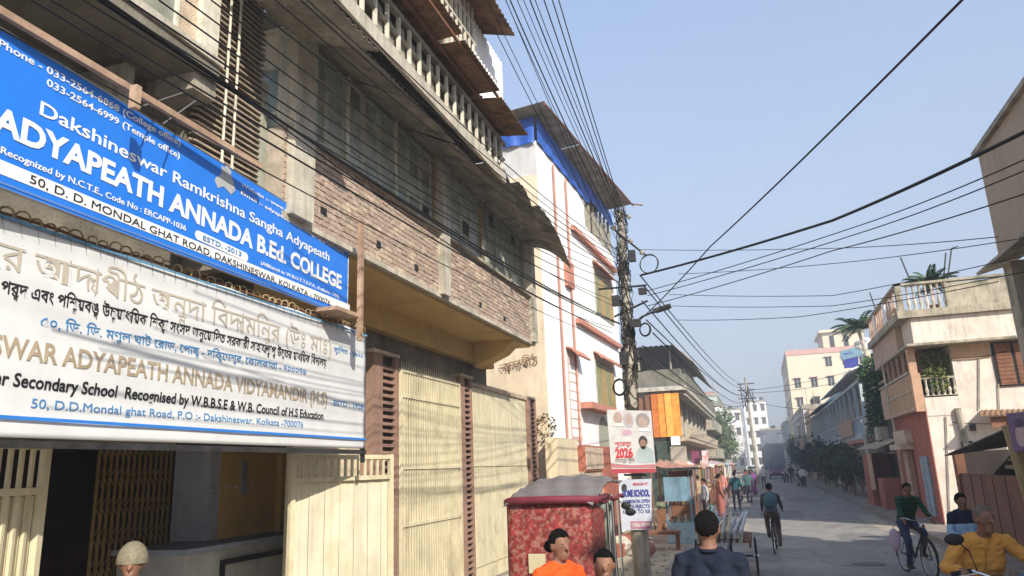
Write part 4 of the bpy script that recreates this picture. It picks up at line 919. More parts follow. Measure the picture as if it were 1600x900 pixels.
t, P = poster('notice_board', 'small bluish white school advertisement board tied below the poster on the pole', (969,750),(1018,748),(1018,828),(972,828), 13.9, mat('notice_paper',(.55,.58,.66),.6,.08,6,.05), 'sign')
patch(P, [(.3,.02),(1,.02),(1,.17),(.3,.17)], mat('dull_pink_print',(.45,.22,.27),.6,.1), t)
patch(P, disc(.12,.84,.09,.08), greenm, t); text_on('BRIGHT', bil(P,.42,.88), bil(P,.9,.88), .045, t, redprint, .02, proud=.006)
text_on('HOME SCHOOL', bil(P,.06,.66), bil(P,.95,.66), .12, t, darkblueprint, .05, proud=.006)
for v, s_ in ((.53,'ADMISSION OPEN'),(.43,'ALL SUBJECTS'),(.33,'CLASS I TO XII')): text_on(s_, bil(P,.06,v), bil(P,.95,v), .065, t, darkblueprint, .015, proud=.006)
text_on('CALL NOW', bil(P,.38,.07), bil(P,.95,.07), .06, t, white, .02, proud=.008)
mb = MB(); mb.tube([PX(975,742,Y=13.92),PX(1010,742,Y=13.92)],.02,5); tag(mb.build('bracket', darkmetal, None), 'thin dark bracket between the two boards on the pole', 'bracket')

# overhead cables
def cable(pts, r_=.010, label=None, group=None, sag=.0, seg=14):
    P = [p if isinstance(p, Vector) else PX(*p[:2], **p[2]) for p in pts]; out = []
    for a, b in zip(P, P[1:]):
        for k in range(seg): f = k/seg; out.append(a.lerp(b,f) - zz*sag*4*f*(1-f))
    out.append(P[-1]); mb = MB(); mb.tube(out, r_, 5); o = mb.build('overhead_cable', cablem, None)
    return tag(o, label or 'black overhead cable', 'cable', group)
g1 = 'cables strung along the college building to the pole'
fac = [((80,0),(945,498),.008),((130,0),(952,470),.007),((200,0),(950,452),.008),((248,0),(958,440),.007),((0,-30),(948,520),.009),((20,-90),(960,505),.012),((28,-96),(962,507),.012),
       ((290,0),(955,430),.007),((380,0),(960,425),.009),((430,0),(962,415),.008),((470,0),(965,408),.009),((350,130),(948,512),.007),((0,45),(940,530),.006),((480,0),(962,402),.007),((520,0),(965,395),.008),((330,0),(958,420),.007),((160,0),(955,480),.007)]
for i, (a, b, r_) in enumerate(fac):
    xa = -2.95 + .02*(i%5); cable([(a[0],a[1],dict(X=xa)), (b[0]+8,b[1],dict(Y=14.15))], r_*.8, 'black cable crossing the college front towards the leaning pole', g1, sag=.10+.05*(i%4))
g2 = 'cables crossing the sky above the blue tarpaulin roof'
for i, (a, b, r_) in enumerate([((778,-30),(958,400),.007),((790,0),(962,380),.007),((797,0),(965,372),.012),((808,0),(966,360),.008),((818,0),(966,350),.007),((828,0),(967,345),.013),((836,0),(968,340),.009),((770,40),(956,405),.007),((762,0),(955,390),.006)]):
    cable([(a[0],a[1],dict(X=-2.55+.03*(i%3))), (b[0]+4,b[1],dict(Y=14.15))], r_*.8, 'black cable above the tarpaulin roof, falling to the pole top', g2, sag=.06+.02*(i%3))
g3 = 'three close cables falling steeply to the pole top'
for i, (a, b) in enumerate([((850,0),(966,330)),((863,0),(969,328)),((873,0),(972,330))]):
    cable([(a[0],a[1],dict(X=-2.15)), (b[0],b[1],dict(Y=14.15))], .009, ('leftmost','middle','rightmost')[i]+' of three close cables falling steeply to the pole top', g3, sag=.05)
tag(cable([PX(1000,500,Y=14.2), PX(1110,385,Y=11), PX(1508,-5,Y=5)], .010, sag=.03), 'single cable running from the pole up to the upper right corner of the sky')
tag(cable([PX(1002,430,Y=14.2), PX(1300,345,Y=11), PX(1640,187,Y=7.5)], .022, sag=.03), 'thickest black cable running from the pole across to the right-hand house')
for i, (a, b, c) in enumerate([((1010,455),(1350,350),(1640,232)),((1012,462),(1350,362),(1640,250)),((1012,478),(1300,392),(1640,290))]):
    cable([PX(*a,Y=14.2), PX(*b,Y=11), PX(*c,Y=7.6)], .008, ('highest','middle','lowest')[i]+' of three thin cables rising to the right just below the thickest one', 'thin cables under the thickest one', .03)
for i, (a, b, c, l) in enumerate([((1000,390),(1300,388),(1560,370),'highest nearly level thin wire above the balustraded house roof'),((1060,428),(1300,412),(1600,372),'second nearly level thin wire above the balustraded house roof'),
    ((1045,460),(1300,462),(1600,400),'sagging thin wire just above the plant on the house roof'),((1050,478),(1300,478),(1600,425),'lower sagging wire touching the roof parapet of the pink house'),((1060,500),(1250,495),(1560,440),'lowest sagging wire left of the pink house parapet')]):
    cable([PX(*a,Y=20), PX(*b,Y=17), PX(*c,Y=13)], .008, l, None, .03)
g5 = 'cables running down the street to the far pole'
for i, (a, b) in enumerate([((1000,430),(1160,600)),((1005,445),(1163,605)),((1003,470),(1166,612)),((1010,500),(1163,618)),((1020,520),(1166,625)),((1004,540),(1160,628)),((990,560),(1164,632))]):
    cable([PX(*a,Y=14.2), PX(*b,Y=75)], .014, 'cable receding down the street between the near pole and the far pole', g5, .5+.2*(i%3))
g6 = 'cables from the far pole to the cream apartment block'
for i, (a, b) in enumerate([((1166,610),(1345,575)),((1166,614),(1345,590)),((1166,625),(1300,640))]):
    cable([PX(*a,Y=75), PX(*b,Y=70)], .022, ('highest','middle','lowest')[i]+' distant cable from the far pole towards the apartment block', g6, .3)
t = thing('utility_pole', 'thin distant pole with a cluster of wires at its top, end of the street', 'pole', (PX(1165,600,Y=75).x,75,0))
c = PX(1164,590,Y=75); mb = MB(); mb.tube([(c.x+.15,75,0),c], [.16,.10], 8); mb.build('shaft', conc, t); mb = MB()
for dz in (.6,1.2,2): mb.box((c.x-.8,74.95,c.z-dz-.05),(c.x+.8,75.05,c.z-dz+.05))
for k in range(14): mb.tube([c-zz*random.uniform(.5,3)+Vector((random.uniform(-.7,.7),0,0)), c-zz*random.uniform(.5,3)+Vector((random.uniform(-.7,.7),-.2,0))], .04, 4)
mb.build('cross_arm', darkmetal, t)

# ================================================================== generic buildings
def house(label, x0, x1, y0, y1, h, m, floors, side=1, name='building', nwin=4, wm=wind, trim=None, parapet=.5, face_win=0, balcony=False, seed=1, group=None):
    """street face at x0 (side=1: house lies to +x; side=-1: to -x)"""
    rs = random.Random(seed); t = thing(name, label, 'building', (x0,y0,0), group); mb = MB(); mb.box((x0,y0,0),(x1,y1,h)); mb.build('wall', m, t)
    mb = MB(); e = .12*side
    mb.box((x0-e,y0-.1,h),(x1,y1+.1,h+.12)); mb.box((x0-e*.5,y0,h+.12),(x0+.15*side,y1,h+parapet)); mb.box((x0+.15*side,y0,h+.12),(x1,y0+.15,h+parapet)); mb.build('parapet', trim or conc, t)
    fh_ = h/floors; L_ = y1-y0
    for f in range(floors):
        for k in range(nwin):
            a = y0 + L_*(k+.5)/nwin - min(.6, L_/nwin*.3); b = a + min(1.2, L_/nwin*.6); z0 = f*fh_+fh_*.28; z1 = f*fh_+fh_*.78
            if f == 0: z0 = .15
            mb = MB(); mb.box((x0-.03*side,a,z0),(x0+.02*side,b,z1)); wd2 = mb.build('window', wm if rs.random()<.7 else greyframe, t)
            mb = MB(); mb.box((x0-.3*side,a-.1,z1+.02),(x0-.001*side,b+.1,z1+.09)); mb.build('sunshade', trim or conc, t)
            mb = MB(); mb.box((x0-.05*side,(a+b)/2-.03,z0),(x0-.031*side,(a+b)/2+.03,z1)); mb.build('frame', whiteframe, wd2)
        if balcony and f > 0:
            mb = MB(); mb.box((x0-.9*side,y0+.2,f*fh_-.1),(x0-.005*side,y1-.2,f*fh_+.05)); mb.build('balcony_floor', conc, t)
            mb = MB(); mb.box((x0-.9*side,y0+.2,f*fh_+.9),(x0-.84*side,y1-.2,f*fh_+.96))
            for k in range(int(L_/.35)): mb.box((x0-.885*side,y0+.25+k*.35,f*fh_+.05),(x0-.855*side,y0+.29+k*.35,f*fh_+.9))
            mb.build('railing', trim or greyframe, t)
    W_ = abs(x1-x0); xm = (x0+x1)/2
    for k in range(rs.randint(1,2)):
        mb = MB(); xx = x0 + side*rs.uniform(1,3); yy = y0+rs.uniform(1.0,L_*.6); mb.tube([(xx,yy,h+.12),(xx,yy,h+1.2),(xx,yy,h+1.35)],[.55,.55,.25],12); mb.build('water_tank', rs.choice((blackm, white, blueb)), t)
    mb = MB(); mb.tube([(x0+side*.6,y0+.8,h+.1),(x0+side*.6,y0+.8,h+2.4)],.03,4); mb.tube([(x0-side*.06,y0+.5,.2),(x0-side*.06,y0+.5,h)],.05,5); mb.build('pipe', conc, t)
    mb = MB(); yy = y0+L_*.4; zc = h*.5; mb.box((x0-side*.45,yy,zc),(x0-side*.02,yy+.8,zc+.55)); mb.build('air_conditioner', paleconc, t)
    for f in range(floors):
        for k in range(face_win):
            a = min(x0,x1) + W_*(k+.5)/face_win - .5; z0 = f*fh_+fh_*.3; z1 = f*fh_+fh_*.78
            if rs.random() < .12: continue
            mb = MB(); mb.box((a,y0-.04,z0),(a+1.0,y0+.02,z1)); wd2 = mb.build('window', wm, t)
            mb = MB(); mb.box((a-.15,y0-.35,z1+.03),(a+1.15,y0-.002,z1+.12)); mb.build('sunshade', trim or conc, t)
            mb = MB(); mb.box((a+.47,y0-.06,z0),(a+.53,y0-.041,z1)); mb.build('frame', whiteframe, wd2)
    return t
def shopsign(label, x, y0, y1, z0, z1, m, side=-1, txt=None, face=False):
    mb = MB()
    if face: mb.box((x,y0,z0),(x+(y1-y0),y0+.08,z1))
    else: mb.box((x,y0,z0),(x+.08,y1,z1))
    return tag(mb.build('shop_sign', m, None), label, 'sign')

# ---- T: old building with dark roof canopy and orange room
T = thing('old_corner_building', 'mossy grey corner building with curved parapet, dark roof canopy and bright orange room', 'building', (-4.5,43,0))
mb = MB(); mb.box((-9,43,0),(-4.6,72,5.6)); mb.build('wall', tanwall, T)
mb = MB()
def par(u, v):
    a = u*math.pi/2 if u < .4 else None
    L1 = 5.0; tot = L1+30; s_ = u*tot
    if s_ < L1: x = -9+s_; y = 42.4
    elif s_ < L1+1: f = (s_-L1); x = -4.0+.5*math.sin(f*math.pi/2)-.0; y = 42.4+.6*(1-math.cos(f*math.pi/2))
    else: x = -3.5; y = 43+(s_-L1-1)
    return (x,y,6.55+2.0*v)
mb.grid(lambda u,v: (par(u,v)[0], par(u,v)[1], 6.45+.95*v+.0), 60, 2, .2); mb.build('parapet', mat('mossy_dark_concrete',(.19,.18,.14),.95,.25,1.5,.4,20,stain=(.05,.05,.035),samt=.8,sscale=.8,streak=.5), T)
mb = MB(); mb.box((-9,42.4,6.2),(-3.5,72,6.42)); mb.build('terrace_slab', paleconc, T)
mb = MB(); mb.box((-9,42.8,5.6),(-4.4,72,6.19)); mb.build('upper_band', conc, T)
mb = MB(); mb.grid(lambda u,v: (-4.4+.9*math.sin(v*1.3), 43+29*u, 6.1-.35*(1-math.cos(v*1.3))), 10, 6, .1); mb.build('curved_eave', paleconc, T)
mb = MB(); mb.corr((-8.5,41.9,8.75),(-4.0,41.9,8.70),(-8.5,60,8.9),.3,.03,.05); mb.build('roof_canopy', blackm, T)
mb = MB(); mb.corr((-4.0,42,8.7),(-4.0,60,8.8),(-3.0,42,7.7),.3,.03,.03); mb.build('roof_canopy', greysheet, T)
s = MB(); s.box((-4.3,42.6,7.3),(-4.2,42.7,8.7)); row('canopy_post', s, conc, T, [(0,4*i,0) for i in range(1,5)]+[(-1.8,0,0),(-3.6,0,0)])
om = mat('bright_orange_sheet',(.80,.30,.04),.6,.12,3,.1,alt=(.5,.13,.03),altamt=.5,altscale=4)
for px0, px1, mm in ((1010,1020,brownwood),(1020,1030,mat('deep_orange_sheet',(.55,.16,.03),.6,.2,3)),(1030,1041,om),(1041,1052,mat('yellow_orange_sheet',(.85,.40,.07),.6,.15)),(1052,1064,om)):
    a = PX(px0,625,Y=42.7); b = PX(px1,680,Y=42.7); xq = PX(px1,650,Y=42.7).x; xp = PX(px0,650,Y=42.7).x; mb = MB(); mb.box((xp,42.45+.06*(px0%3),3.65),(xq-.02,42.68,6.05)); mb.build('orange_panel', mm, T)
mb = MB(); mb.box((-6.3,42.72,3.6),(-4.6,42.98,5.95)); mb.build('room_wall', brownwood, T)
s = MB(); s.box((-4.55,43.6,3.9),(-4.3,44.2,6.0)); row('column', s, paleconc, T, [(0,3.6*i,0) for i in range(1,8)])
s = MB(); s.box((-4.62,44.4,4.0),(-4.58,47.0,5.7)); row('window', s, wind, T, [(0,3.6*i,0) for i in range(0+1,7)])
mb = MB(); mb.box((-4.9,43,3.4),(-3.6,72,3.62)); mb.box((-3.65,43.1,3.62),(-3.55,72,4.15)); mb.build('balcony', tanwall, T)
mb = MB(); mb.box((-6.5,42.6,0),(-4.62,42.98,3.4)); mb.build('shop_wall', greenm, T)
t = thing('tarpaulin_awning', 'white box sign and dark cloth hung beneath the orange room', 'awning', (-4.5,42,3)); a = PX(1048,682,Y=42.2); b = PX(1063,695,Y=42.2)
mb = MB(); mb.box((a.x,42.15,b.z),(b.x,42.35,a.z)); mb.build('white_box', white, t); a = PX(1025,690,Y=42.3); b = PX(1046,740,Y=42.3); mb = MB(); mb.box((a.x,42.3,b.z),(b.x,42.4,a.z)); mb.build('dark_cloth', greenm, t)
def flat(name, label, cat, tl, br, Y, m, d=.1, txt=None, tm=None, sub='board'):
    a = PX(*tl,Y=Y); b = PX(*br,Y=Y); t = thing(name, label, cat, (a.x,Y,b.z)); mb = MB(); mb.box((a.x,Y,b.z),(b.x,Y+d,a.z)); mb.build(sub, m, t)
    if txt: text_on(txt, (a.x+.08*(b.x-a.x),Y-.004,b.z+(a.z-b.z)*.3), (b.x-.08*(b.x-a.x),Y-.004,b.z+(a.z-b.z)*.3), (a.z-b.z)*.45, t, tm or white, .03)
    return t
flat('shop_sign','maroon and white shop sign over the market stalls','sign',(1080,705),(1094,724),40,mat('maroon_print',(.2,.04,.09),.6,.15,9))
flat('shop_sign','black lower strip sign under the maroon one','sign',(1078,725),(1095,732),39.8,blackm)
flat('shop_sign','white sheet sign with red marks right of the maroon one','sign',(1096,704),(1108,732),39.5,mat('white_red_print',(.6,.5,.48),.6,.2,3,.1,alt=(.5,.1,.1),altamt=.6,altscale=5))
flat('shop_sign','beige cloth awning front under the orange room','awning',(1047,698),(1075,732),38,mat('beige_cloth',(.40,.34,.27),.9,.15,3,.3))
# ---- left side further on
house('narrow dark building beyond the mossy corner building', -4.7,-10,74,98,8.0,tanwall,3,-1,nwin=8,balcony=True,seed=3)
house('distant pale green and white house on the left of the street', -6.0,-14,135,160,13.5,mat('pale_green_plaster',(.42,.5,.42),.9,.1,.5,.1),4,-1,nwin=5,face_win=3,seed=4)
house('distant cream and orange house behind the street tree', -8.0,-16,170,190,17,creamb,5,-1,nwin=5,trim=orangetrim,face_win=3,seed=5)
house('distant white flat-roofed house left of the grey block', -3.5,-11,205,225,15.5,whitewall,4,-1,nwin=5,face_win=4,seed=6)
house('tall thin white distant house with a roof tank', 3.5,-3.0,235,250,19.5,whitewall,5,-1,nwin=5,face_win=3,seed=8)
house('distant blue grey sheeted block closing off the street', 6.2,.6,190,204,9.2,greyb,3,-1,nwin=5,face_win=3,wm=greyb,seed=7)
tree('tree','feathery green street tree on the left beyond the market stalls',(-5.0,92,0),8.2,(2.6,3.2,2.8),3000,.2,lm=[leafl,mat('mid_leaves',(.075,.12,.05),.8,.4,12,0)])
tree('tree','smaller yellow green tree behind the street tree',(-5.5,116,0),8.6,(2.6,3,2.8),1500,.26,lm=[leafl,mat('olive_leaves',(.12,.13,.05),.8,.4,12,0)])

# ================================================================== RIGHT SIDE
# ---- A: tall house at the right edge
A = thing('overhanging_house', 'tan cement house with projecting upper storey at the right edge of the photo', 'building', (5,0,0))
am = mat('tan_cement_render',(.40,.31,.22),.92,.1,1.2,.3,25,stain=(.24,.19,.13),samt=.4,streak=.3)
mb = MB(); mb.box((5.0,.5,5.95),(7.2,16.6,8.15)); mb.build('upper_wall', am, A)
mb = MB(); mb.box((4.9,.4,8.15),(7.3,16.7,8.25)); mb.build('roof_edge', conc, A)
mb = MB(); mb.add([(4.72,.4,5.80),(5.4,.4,5.96),(5.4,17.2,5.96),(4.72,17.2,5.80),(4.72,.4,5.74),(5.4,.4,5.90),(5.4,17.2,5.90),(4.72,17.2,5.74)],[(0,1,2,3),(7,6,5,4),(0,4,5,1),(1,5,6,2),(2,6,7,3),(3,7,4,0)]); mb.build('eave', conc, A)
mb = MB(); mb.box((5.35,.5,0),(7.2,16.2,5.73)); mb.build('lower_wall', am, A)
mb = MB(); mb.box((5.02,16.1,0),(5.34,16.55,5.74)); mb.build('corner_column', mosswall, A)
# ---- pink house
K = thing('pink_corner_house', 'two-storey pink, red and orange house with mossy balustraded roof on the right', 'building', (5,25.7,0))
Y0, Y1 = 25.7, 32.0
mb = MB(); mb.box((5.95,Y0+.02,0),(13,Y1,6.4)); mb.box((5.02,Y0+.02,0),(5.94,Y1,3.85)); mb.box((5.7,Y0+1.2,3.86),(5.94,Y1,6.4)); mb.build('wall', pinkwall, K)
mb = MB(); mb.box((4.985,Y0+.0,.0),(5.015,Y1,3.5)); mb.build('red_wall', redwall, K)
mb = MB(); mb.box((5.02,Y0-.0,3.3),(5.94,Y0+.018,3.9)); mb.build('front_skin', pinkwall, K)
mb = MB(); mb.box((4.75,Y0-.05,3.50),(5.0,Y1,4.62)); mb.build('balcony_front', peach, K)
mb = MB(); mb.box((4.74,Y0+.0,4.62),(4.96,Y0+.22,5.4)); mb.box((4.74,Y0-.06,3.45),(4.98,Y0+.16,4.62)); mb.build('corner_post', orangewall, K)
s = MB(); s.box((4.78,Y0+1.2,4.0),(4.86,Y0+1.3,5.42)); row('mullion', s, peach, K, [(0,1.0*i,0) for i in range(1,5)])
s = MB(); s.box((4.745,Y0+.3,3.62),(4.752,Y0+1.15,4.1)); row('panel', s, mat('dull_orange_panel',(.42,.27,.15),.85,.15), K, [(0,1.0*i,0) for i in range(1,5)]+[(0,1.0*i,.5) for i in range(5)])
mb = MB(); mb.box((4.72,Y0+.3,4.1),(4.76,Y1,4.14)); mb.box((4.72,Y0+.3,4.66),(4.80,Y1,4.72)); mb.build('balcony_rail', paleconc, K)
mb = MB(); mb.box((5.2,Y0+.6,4.6),(5.3,Y1,5.4)); mb.build('inner_wall', brownwood, K)
# slab bands and parapet
mb = MB(); mb.box((4.9,Y0-.45,5.5),(9.2,Y0+1.1,6.28)); mb.build('fascia', pinkwall, K)
mb = MB(); mb.box((4.68,Y0-.5,5.42),(9.25,Y1,5.495)); mb.build('slab', mosswall, K)
mb = MB(); mb.box((4.7,Y0+1.15,5.5),(4.9,Y1,6.28)); mb.build('fascia', peach, K)
mb = MB(); mb.box((4.55,Y0-.6,6.29),(9.3,Y1,6.52)); mb.build('cornice', mosswall, K)
mb = MB(); mb.box((6.05,Y0-.5,6.521),(9.2,Y0-.35,7.28)); mb.box((5.98,Y0-.52,6.521),(6.05,Y0-.33,7.36)); mb.box((4.6,Y0-.54,6.521),(4.78,Y0-.36,7.4)); mb.build('parapet', mosswall, K)
mb = MB(); mb.box((4.6,Y0-.54,7.33),(9.2,Y0-.32,7.40)); mb.box((4.58,Y0-.32,7.33),(4.76,Y1,7.40)); mb.build('coping', mosswall, K)
def baluster(mb, x, y, z0, z1):
    h_ = z1-z0; mb.tube([(x,y,z0),(x,y,z0+.1*h_),(x,y,z0+.3*h_),(x,y,z0+.55*h_),(x,y,z0+.8*h_),(x,y,z1)], [.05,.035,.06,.03,.03,.05], 8); return mb
s = baluster(MB(), 4.95,Y0-.43,6.525,7.325); row('baluster', s, paleconc, K, [(.17*i,0,0) for i in range(1,7)])
s = baluster(MB(), 4.67,Y0+.4,6.525,7.325); row('baluster', s, peach, K, [(0,.42*i,0) for i in range(1,14)])
mb = MB(); mb.box((4.62,Y0+1.9,6.525),(4.74,Y0+2.4,7.325)); mb.box((4.62,Y0+4.2,6.525),(4.74,Y0+4.6,7.325)); mb.build('parapet_block', whitewall, K)
# front balcony recess with plants
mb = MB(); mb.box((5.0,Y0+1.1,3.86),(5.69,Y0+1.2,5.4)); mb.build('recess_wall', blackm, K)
mb = MB(); mb.box((5.0,Y0,3.86),(5.95,Y0+.12,3.92)); mb.box((5.0,Y0,4.42),(5.95,Y0+.12,4.48)); mb.build('balcony_rail', mosswall, K)
s = baluster(MB(), 5.14,Y0+.06,3.92,4.42); row('baluster', s, paleconc, K, [(.155*i,0,0) for i in range(1,6)])
mb = MB(); mb.box((5.96,Y0-.01,4.95),(7.0,Y0+.012,5.4)); mb.build('tan_band', mat('tan_band_paint',(.50,.32,.18),.85,.12), K)
mb = MB(); mb.box((7.05,Y0-.03,4.05),(8.3,Y0+.02,5.4)); wf = mb.build('window', blackm, K)
for x0 in (7.12,7.62):
    mb = MB(); mb.box((x0,Y0-.06,4.1),(x0+.42,Y0-.031,5.35)); sh_ = mb.build('shutter', brownwood, wf)
s = MB(); s.box((7.14,Y0-.075,4.15),(7.52,Y0-.061,4.22)); row('slat', s, brownwood, wf, [(0,0,.12*i) for i in range(1,10)]+[(.5,0,.12*i) for i in range(0,10)])
mb = MB(); p = PX(1495,638,Y=Y0); mb.tube([(p.x,Y0-.08,p.z),(p.x+.02,Y0-.08,p.z-.4),(p.x+.15,Y0-.08,.2)], .09, 8); mb.build('drain_pipe', conc, K)
# doors of street face
for y0, y1, z0, z1, mm in ((26.4,27.5,.3,2.1,mat('blue_grey_door',(.22,.30,.36),.7,.2,4)),(28.6,29.3,.3,2.3,brownwood),(29.6,30.3,.3,2.3,peach)):
    mb = MB(); mb.box((4.93,y0,z0),(4.98,y1,z1)); d_ = mb.build('door', mm, K); mb = MB(); mb.box((4.92,(y0+y1)/2-.02,z0+.05),(4.929,(y0+y1)/2+.02,z1-.05)); mb.build('frame', conc, d_)
mb = MB(); mb.box((4.55,28.4,2.35),(4.98,30.5,2.55)); mb.box((4.75,28.3,2.55),(4.98,30.6,3.0)); mb.build('sunshade', tanwall, K)
mb = MB(); p = PX(1403,610,X=4.9); mb.tube([(4.72,30.3,6.4),(4.72,30.3,4.4),(4.8,30.2,2.4)], .035, 6); mb.tube([(4.9,30.9,3.4),(4.9,31,1)],.03,6); mb.build('drain_pipe', paleconc, K)
t = thing('balcony_plant','dense yellow green plant filling the pink house balcony','plant',(5.4,Y0+.3,4.4)); mb = MB(); leaves(mb,(5.45,Y0+.4,4.85),(.48,.4,.5),1500,.05,clumps=10); leaves(mb,(5.5,Y0+.05,4.3),(.3,.2,.35),400,.045); mb.build('foliage',[leafl,mat('yellow_leaves',(.22,.22,.07),.8,.3),leafd],t) if False else mb.build('foliage',[leafl,mat('yellow_leaves',(.22,.22,.07),.8,.3)],t)
mb = MB(); mb.tube([(5.3,Y0+.4,4.0),(5.35,Y0+.4,4.5),(5.3,Y0+.4,4.9)],.015,5); mb.build('stem', bark, t)
def fronds(mb, c, n, L_, droopf=.8, w_=.09, up=.8):
    for i in range(n):
        a = 2*math.pi*i/n + random.uniform(-.3,.3); e = random.uniform(.1,1.0)*up; pts = []
        d = Vector((math.cos(a)*math.cos(e), math.sin(a)*math.cos(e), math.sin(e)))
        l = L_*random.uniform(.75,1.1)
        for k in range(9): f = k/8; pts.append(Vector(c)+d*l*f - zz*droopf*l*f*f*.6)
        mb.mi = 0; mb.tube(pts, [.02*(1-k/9)*L_ + .002 for k in range(9)], 4)
        for k in range(1,9):
            p = pts[k]; tdir = (pts[k]-pts[k-1]).normalized(); sd = tdir.cross(zz); sd = sd.normalized() if sd.length > .1 else Vector((1,0,0))
            for s_ in (-1,1):
                for h_ in (0,.5):
                    q0 = p - tdir*h_*l/8; ll = l*.24*(1-(k/9.5)**2*.6); tip = q0 + sd*s_*ll*.8 + tdir*ll*.5 - zz*ll*.35; mb.mi = random.randrange(2)
                    mb.add([q0, (q0+tip)/2 + tdir*w_*.35*L_, tip, (q0+tip)/2 - tdir*w_*.35*L_], [(0,1,2,3)])
p = PX(1457,455,Y=Y0+.5); t = thing('potted_palm','small spiky palm growing on the pink house roof corner','plant',(p.x,Y0+.5,6.5)); mb = MB(); fronds(mb,(p.x,Y0+.5,7.5),22,.95,.6,.12,1.3); mb.build('fronds',[palmm,leafd],t); mb = MB(); mb.tube([(p.x,Y0+.5,6.5),(p.x,Y0+.5,6.8)],[.12,.17],10); mb.tube([(p.x,Y0+.5,6.8),(p.x,Y0+.5,7.5)],.03,6); mb.build('pot', orangetrim, t)
for (a, b, l) in (((1407,402),(1423,440),'leaning iron rod standing on the roof left of the small palm'),((1487,388),(1480,440),'bent antenna rod right of the small rooftop palm'),((1478,395),(1474,440),'straight thin rod right of the small rooftop palm'),((1359,457),(1373,497),'leaning iron rod at the far end of the pink house roof')):
    Yr = Y0+.8 if a[0] > 1380 else 31.8
    mb = MB(); mb.tube([PX(*b,Y=Yr)-zz*.3, PX(*b,Y=Yr), PX(*a,Y=Yr)], .025, 5)
    if a[0] == 1487: mb.tube([PX(*a,Y=Yr), PX(1497,385,Y=Yr)], .02, 5)
    tag(mb.build('roof_rod', darkmetal, None), l, 'rod')
mb = MB()
for (a, b) in (((1530,560),(1530,640)),((1560,600),(1562,648)),((1478,650),(1484,800))): mb.tube([PX(*a,Y=Y0-.03), PX(*b,Y=Y0-.03)], .02, 5)
mb.build('thin_pipe', conc, K)
mb = MB(); a = PX(1512,700,Y=Y0-.05); mb.box((a.x-.15,Y0-.10,a.z-.2),(a.x+.15,Y0-.02,a.z+.2)); a = PX(1520,668,Y=Y0-.05); mb.box((a.x-.08,Y0-.08,a.z-.1),(a.x+.08,Y0-.02,a.z+.1)); mb.build('meter_box', darkmetal, K)
mb = MB(); mb.tube([PX(1486,560,Y=Y0-.06)+zz*(-.06*math.sin(k*.8)) + Vector((k*.35,0,.02*k)) for k in range(9)], .012, 5); mb.tube([PX(1488,660,Y=Y0-.06)+zz*(-.1*math.sin(k*.4)) + Vector((k*.3,0,.0)) for k in range(8)], .012, 5); mb.build('wall_wire', cablem, K)
# ---- shed
S = thing('roadside_shed','low dark shed with sloping tin roof and brown sheet gate below the pink house','shed',(4.6,16.5,0))
p1 = PX(1475,712,X=4.15); p2 = PX(1600,668,X=4.15)
mb = MB(); mb.corr((4.15,p1.y,p1.z),(4.15,11.5,p1.z+.75),(6.2,p1.y,p1.z+.25),.14,.015,.006); mb.build('roof_sheet', greysheet, S)
mb = MB(); g0 = PX(1500,740,X=4.62); mb.box((4.60,16.55,.1),(4.64,21.0,g0.z+.02)); gt = mb.build('gate', rustdoor, S)
s = MB(); s.box((4.585,16.6,.12),(4.599,16.64,g0.z)); row('rib', s, rustdoor, gt, [(0,.87*i,0) for i in range(1,6)])
mb = MB(); mb.box((4.55,21.0,0),(4.75,21.3,2.2)); mb.box((4.55,16.3,0),(4.75,16.55,2.7)); mb.build('post', brownwood, S)
mb = MB(); mb.box((6.1,12,0),(6.2,21.3,2.4)); mb.box((4.75,21.2,0),(6.1,21.3,2.2)); mb.build('back_wall', darkint, S)
mb = MB(); a = PX(1512,735,X=5.2); mb.box((5.2,17.3,1.78),(5.25,19.6,1.86)); mb.box((5.2,17.3,1.95),(5.25,19.3,2.0)); mb.box((5.2,17.2,1.7),(5.24,17.3,2.2)); mb.build('shelf', paleconc, S)
t = thing('awning','small rusty tin awning with pale edge fixed to the pink wall','awning',(5.3,22,3)); a = PX(1527,650,Y=25.0); b = PX(1580,648,Y=25.0)
mb = MB(); mb.corr((a.x,24.7,a.z),(b.x+.6,24.7,a.z-.05),(a.x+.3,25.68,a.z+.2),.14,.02,.02); mb.build('roof_sheet', rust, t); mb = MB(); mb.box((a.x+.3,24.9,a.z-.35),(b.x+.6,24.95,a.z-.05)); mb.build('slat_front', brownwood, t)
t, P = poster('banner','purple banner with a pale portrait above the shed roof, right edge','x', (0,0),(0,0),(0,0), 14.0, white) if False else (None, None)
p = [PX(1583,706,X=4.1), PX(1640,700,X=4.1), PX(1640,640,X=4.1), PX(1572,646,X=4.1)]
t = thing('banner','purple banner with a pale portrait above the shed roof at the right edge','banner',tuple(p[0])); mb = MB(); mb.quad(*p,.02); mb.build('sheet', mat('purple_print',(.10,.05,.18),.5,.2,6), t)
patch(p, disc(.30,.4,.14,.30), mat('pale_face_print',(.45,.33,.36),.6,.1), t); patch(p, disc(.3,.72,.12,.12), mat('dark_purple_print',(.05,.02,.08),.6,.1), t, o=.007)
t = thing('timber_post','thick pale timber post with mossy bark at the right edge','post',(4.3,14.8,0)); mb = MB(); mb.tube([(4.45,15.2,0),(4.38,15.1,1.2),(4.2,15.0,2.6)],[.22,.18,.15],10); mb.build('trunk', mat('pale_bark',(.40,.31,.16),.95,.3,5,.6,20,stain=(.15,.12,.06),samt=.7,sscale=5), t)
